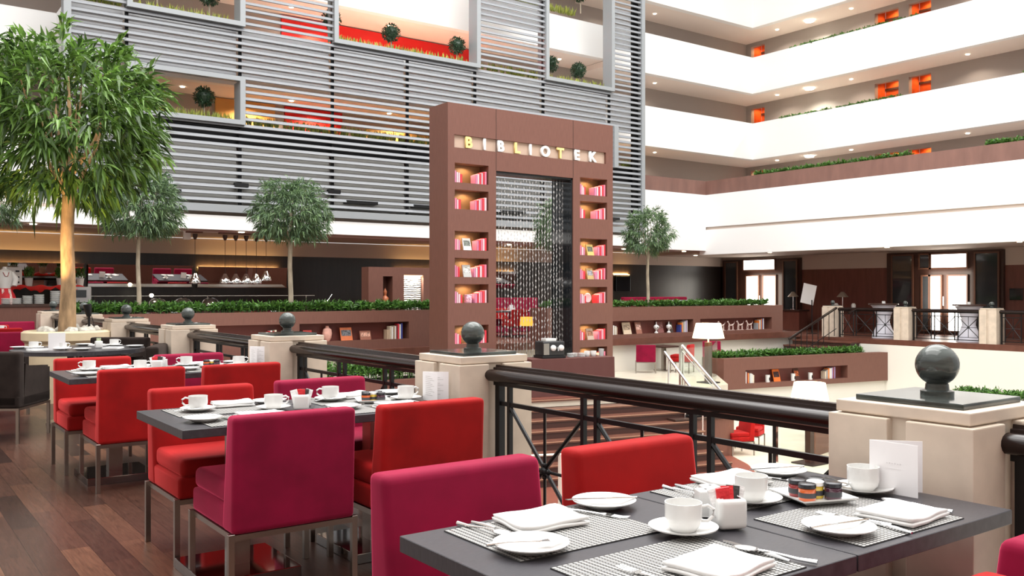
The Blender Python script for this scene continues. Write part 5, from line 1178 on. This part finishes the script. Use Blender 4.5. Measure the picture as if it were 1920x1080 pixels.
# terrace small table
t = thing('cafe_table', 'small dark table between terrace velvet chairs', 'table', (18.35, 18.0, -.9)); MB().box(-.35, .35, -.35, .35, .66, .70).build('tabletop', brownd, t); MB().box(-.05, .05, -.05, .05, .02, .66).build('column', steel, t); MB().box(-.2, .2, -.2, .2, 0, .02).build('base_plate', steel, t)
t = thing('wall_socket', 'small white socket plate on the low planter end', 'socket', (18.78, 16.30, -1.15)); MB().box(-.06, .06, -.02, .02, -.06, .06).build('plate', white, t); MB().box(-.02, .02, -.024, -.02, -.02, .02).build('socket_hole', iron, t)

# stairs from right wing down to terrace
st = thing('side_stairs', 'short dark stairs with handrail leading down from right wing', 'stairs', (0, 0, 0)); q = MB()
for i in range(5): q.box(25-.46*(i+1), 25-.46*i, 16.2, 18.3, -.9, -.12-.15*(i+1))
q.build('steps', brownd, st)
q = MB()
for i in range(5): q.box(25-.46*(i+1)-.03, 25-.46*i, 16.15, 18.3, -.12-.15*(i+1), -.08-.15*(i+1))
q.build('treads', brownf, st)
for y in (16.35,):
    q = MB().tube([(25.0, 17.0, .80), (22.5, 16.9, -.10)], .04, 10); q.build('handrail', bronze, st, True)
    q = MB()
    for k_ in range(9):
        x = 24.9-k_*.28; z = .8-(25-x)*.36; q.tube([(x, 17.0, z), (x, 17.0, z-.85)], .012, 6)
    q.tube([(25, 17, .15), (22.5, 16.9, -.75)], .012, 6); q.build('balusters', iron, st)
    q = MB().tube([(25.0, 16.3, .80), (24.6, 16.3, .66)], .03, 8); q.build('handrail', bronze, st, True)
# floor spot cushions seen by the steps
for x, y, lb in ((24.9, 16.0, 'upper dark rounded light drum beside the side stairs'), ):
    pass
# right wing furniture
ctm = mat('lilac_white_cover', (.70, .70, .78), .5)
for y, lb in ((15.9, 'high cocktail table with hourglass white cover, left one'), (13.24, 'high cocktail table with hourglass white cover, right one')):
    t = thing('cocktail_table', lb, 'table', (25.85, y, -.12))
    MB().lathe((0, 0, 0), [(0, 0), (.34, 0), (.33, .10), (.24, .30), (.18, .48), (.20, .66), (.30, .92), (.38, 1.02), (0, 1.02)], 32).build('stretch_cover', ctm, t, True); MB().lathe((0, 0, 0), [(0, 1.03), (.44, 1.03), (.44, 1.07), (0, 1.07)], 32).build('tabletop', brownd, t)
    c = thing('candle_holder', 'small tealight holder on %s' % lb.replace('with hourglass white cover, ', ''), 'candle holder', (25.85, y, .95)); MB().lathe((0, 0, 0), [(0, 0), (.05, 0), (.05, .07), (.04, .07), (.04, .03), (0, .03)], 14).build('cup', porc, c, True); MB().lathe((0, 0, 0), [(0, .03), (.03, .03), (.03, .05), (0, .05)], 10).build('candle', linen, c)
for y, x, lb in ((19.19, 28.6, 'small table lamp left of the bright right double door'), (21.3, 28.6, 'small table lamp behind the white lectern sign'), (24.6, 21.9, 'thin table lamp behind hedge at right')):
    cb = thing('console_table', 'dark console below %s' % lb.replace('small ', '').replace('thin ', ''), 'console', (x, y, -.12 if x > 25 else 0)); MB().box(-.3, .3, -.5, .5, .70, .76).build('top', brownd, cb); MB().box(-.25, .25, -.45, .45, 0, .70).build('cabinet', panel, cb)
    table_lamp((x, y, .64 if x > 25 else .76), lb)
for k_, y in enumerate((18.75, 19.45)):
    o = MB().lathe((0, 0, 0), [(0, 0), (.07, 0), (.08, .2), (.05, .26), (0, .26)], 12).build('canister', porc, None, True); o.location = (28.6, y, .64); tag(o, 'small white canister %s of the lamp on right wing console' % ('right', 'left')[k_], 'canister')
t = thing('lectern_sign', 'white lectern sign on a thin stand above side stairs', 'sign', (26.4, 18.9, -.12)); MB().tube([(0, 0, 0), (0, 0, 1.15)], .018, 8).build('stand', iron, t); MB().lathe((0, 0, 0), [(0, 0), (.18, 0), (.18, .02), (0, .02)], 20).build('base', iron, t)
b_ = MB().box(-.015, .015, -.22, .22, -.35, .35).build('board', white, t); b_.location = (-.02, .12, 1.35); b_.rotation_euler = (.25, -.25, .35); 
o = MB().box(29.44, 29.5, 13.4, 13.8, 1.05, 1.42, bev=.01).build('wall_panel', blackg); tag(o, 'small black panel on the right wall at photo edge', 'panel')
o = MB().box(28.9, 29.3, 10.8, 12.9, -.12, .8).build('service_console', brownd); tag(o, 'dark console behind the railing at the right edge', 'console')
# downlights in ceilings
def dlight(x, y, z, lb, g, p=0, r=.07):
    o = MB().lathe((0, 0, 0), [(0, 0), (r, 0), (r, .02), (0, .02)], 14).build('downlight', bulb); o.location = (x, y, z-.02); tag(o, lb, 'light', g)
    if p: down('downlight_light', (x, y, z-.06), p*4, (1, .88, .74), .05)
for x in (1.2, 3.1, 5.2, 6.0, 7.7, 9.4): dlight(x, 22.0, 2.8, 'small round downlight under the left fascia above the buffet', 'downlights under left fascia', 4)
for x in (14.2, 16.6, 18.9, 21.5, 24.5): dlight(x, 23.0, 2.8, 'small round downlight under the left fascia right of the tower', 'downlights right of tower', 8)
for y in (24.0, 20.5, 16.0, 12): dlight(26.2, y, 2.72, 'small round downlight under the right wing fascia', 'downlights under right fascia', 10)
for lv, z in enumerate((6.54, 9.14, 11.74)):
    nm2 = ['lowest', 'middle', 'upper'][lv]
    for y in (22.8, 15.2, 19.5, 11.2): dlight(29.6, y, z, 'small round downlight on the %s right corridor ceiling' % nm2, 'downlights on %s right corridor ceiling' % nm2, 12, .06)
    o = MB().lathe((0, 0, 0), [(0, 0), (.16, 0), (.17, .03), (.15, .06), (0, .06)], 20).build('ceiling_lamp', mat('white_glow', (1, 1, 1), .5, emit=(1, 1, .85), es=9)); o.location = (29.6, 21.3, z-.06); tag(o, 'big round white ceiling lamp on the %s right corridor' % nm2, 'light'); down('ceiling_lamp_light', (29.6, 21.3, z-.1), 200, (1, 1, .85), .1)
    for x in (24.2, 22.0, 19.6, 6.9, 9.9, 13.0): dlight(x, 24.2, z if x > 21 else (6.70, 9.34, 11.94)[lv], 'small round downlight on the %s left corridor ceiling' % nm2, 'downlights on %s left corridor ceiling' % nm2, 6, .055)
for x0, x1, lb in ((24.4, 24.95, 'left dark vent grille on the far left corridor wall'), (25.15, 25.6, 'right dark vent grille on the far left corridor wall')):
    t = thing('vent_grille', lb, 'vent', ((x0+x1)/2, 24.97, 5.65)); a = (x1-x0)/2; MB().box(-a, a, 0, .02, -.12, .12).build('backing', iron, t); q = MB()
    for i in range(5): q.box(-a, a, -.01, 0, -.11+i*.05, -.09+i*.05)
    q.build('slats', taupe, t)
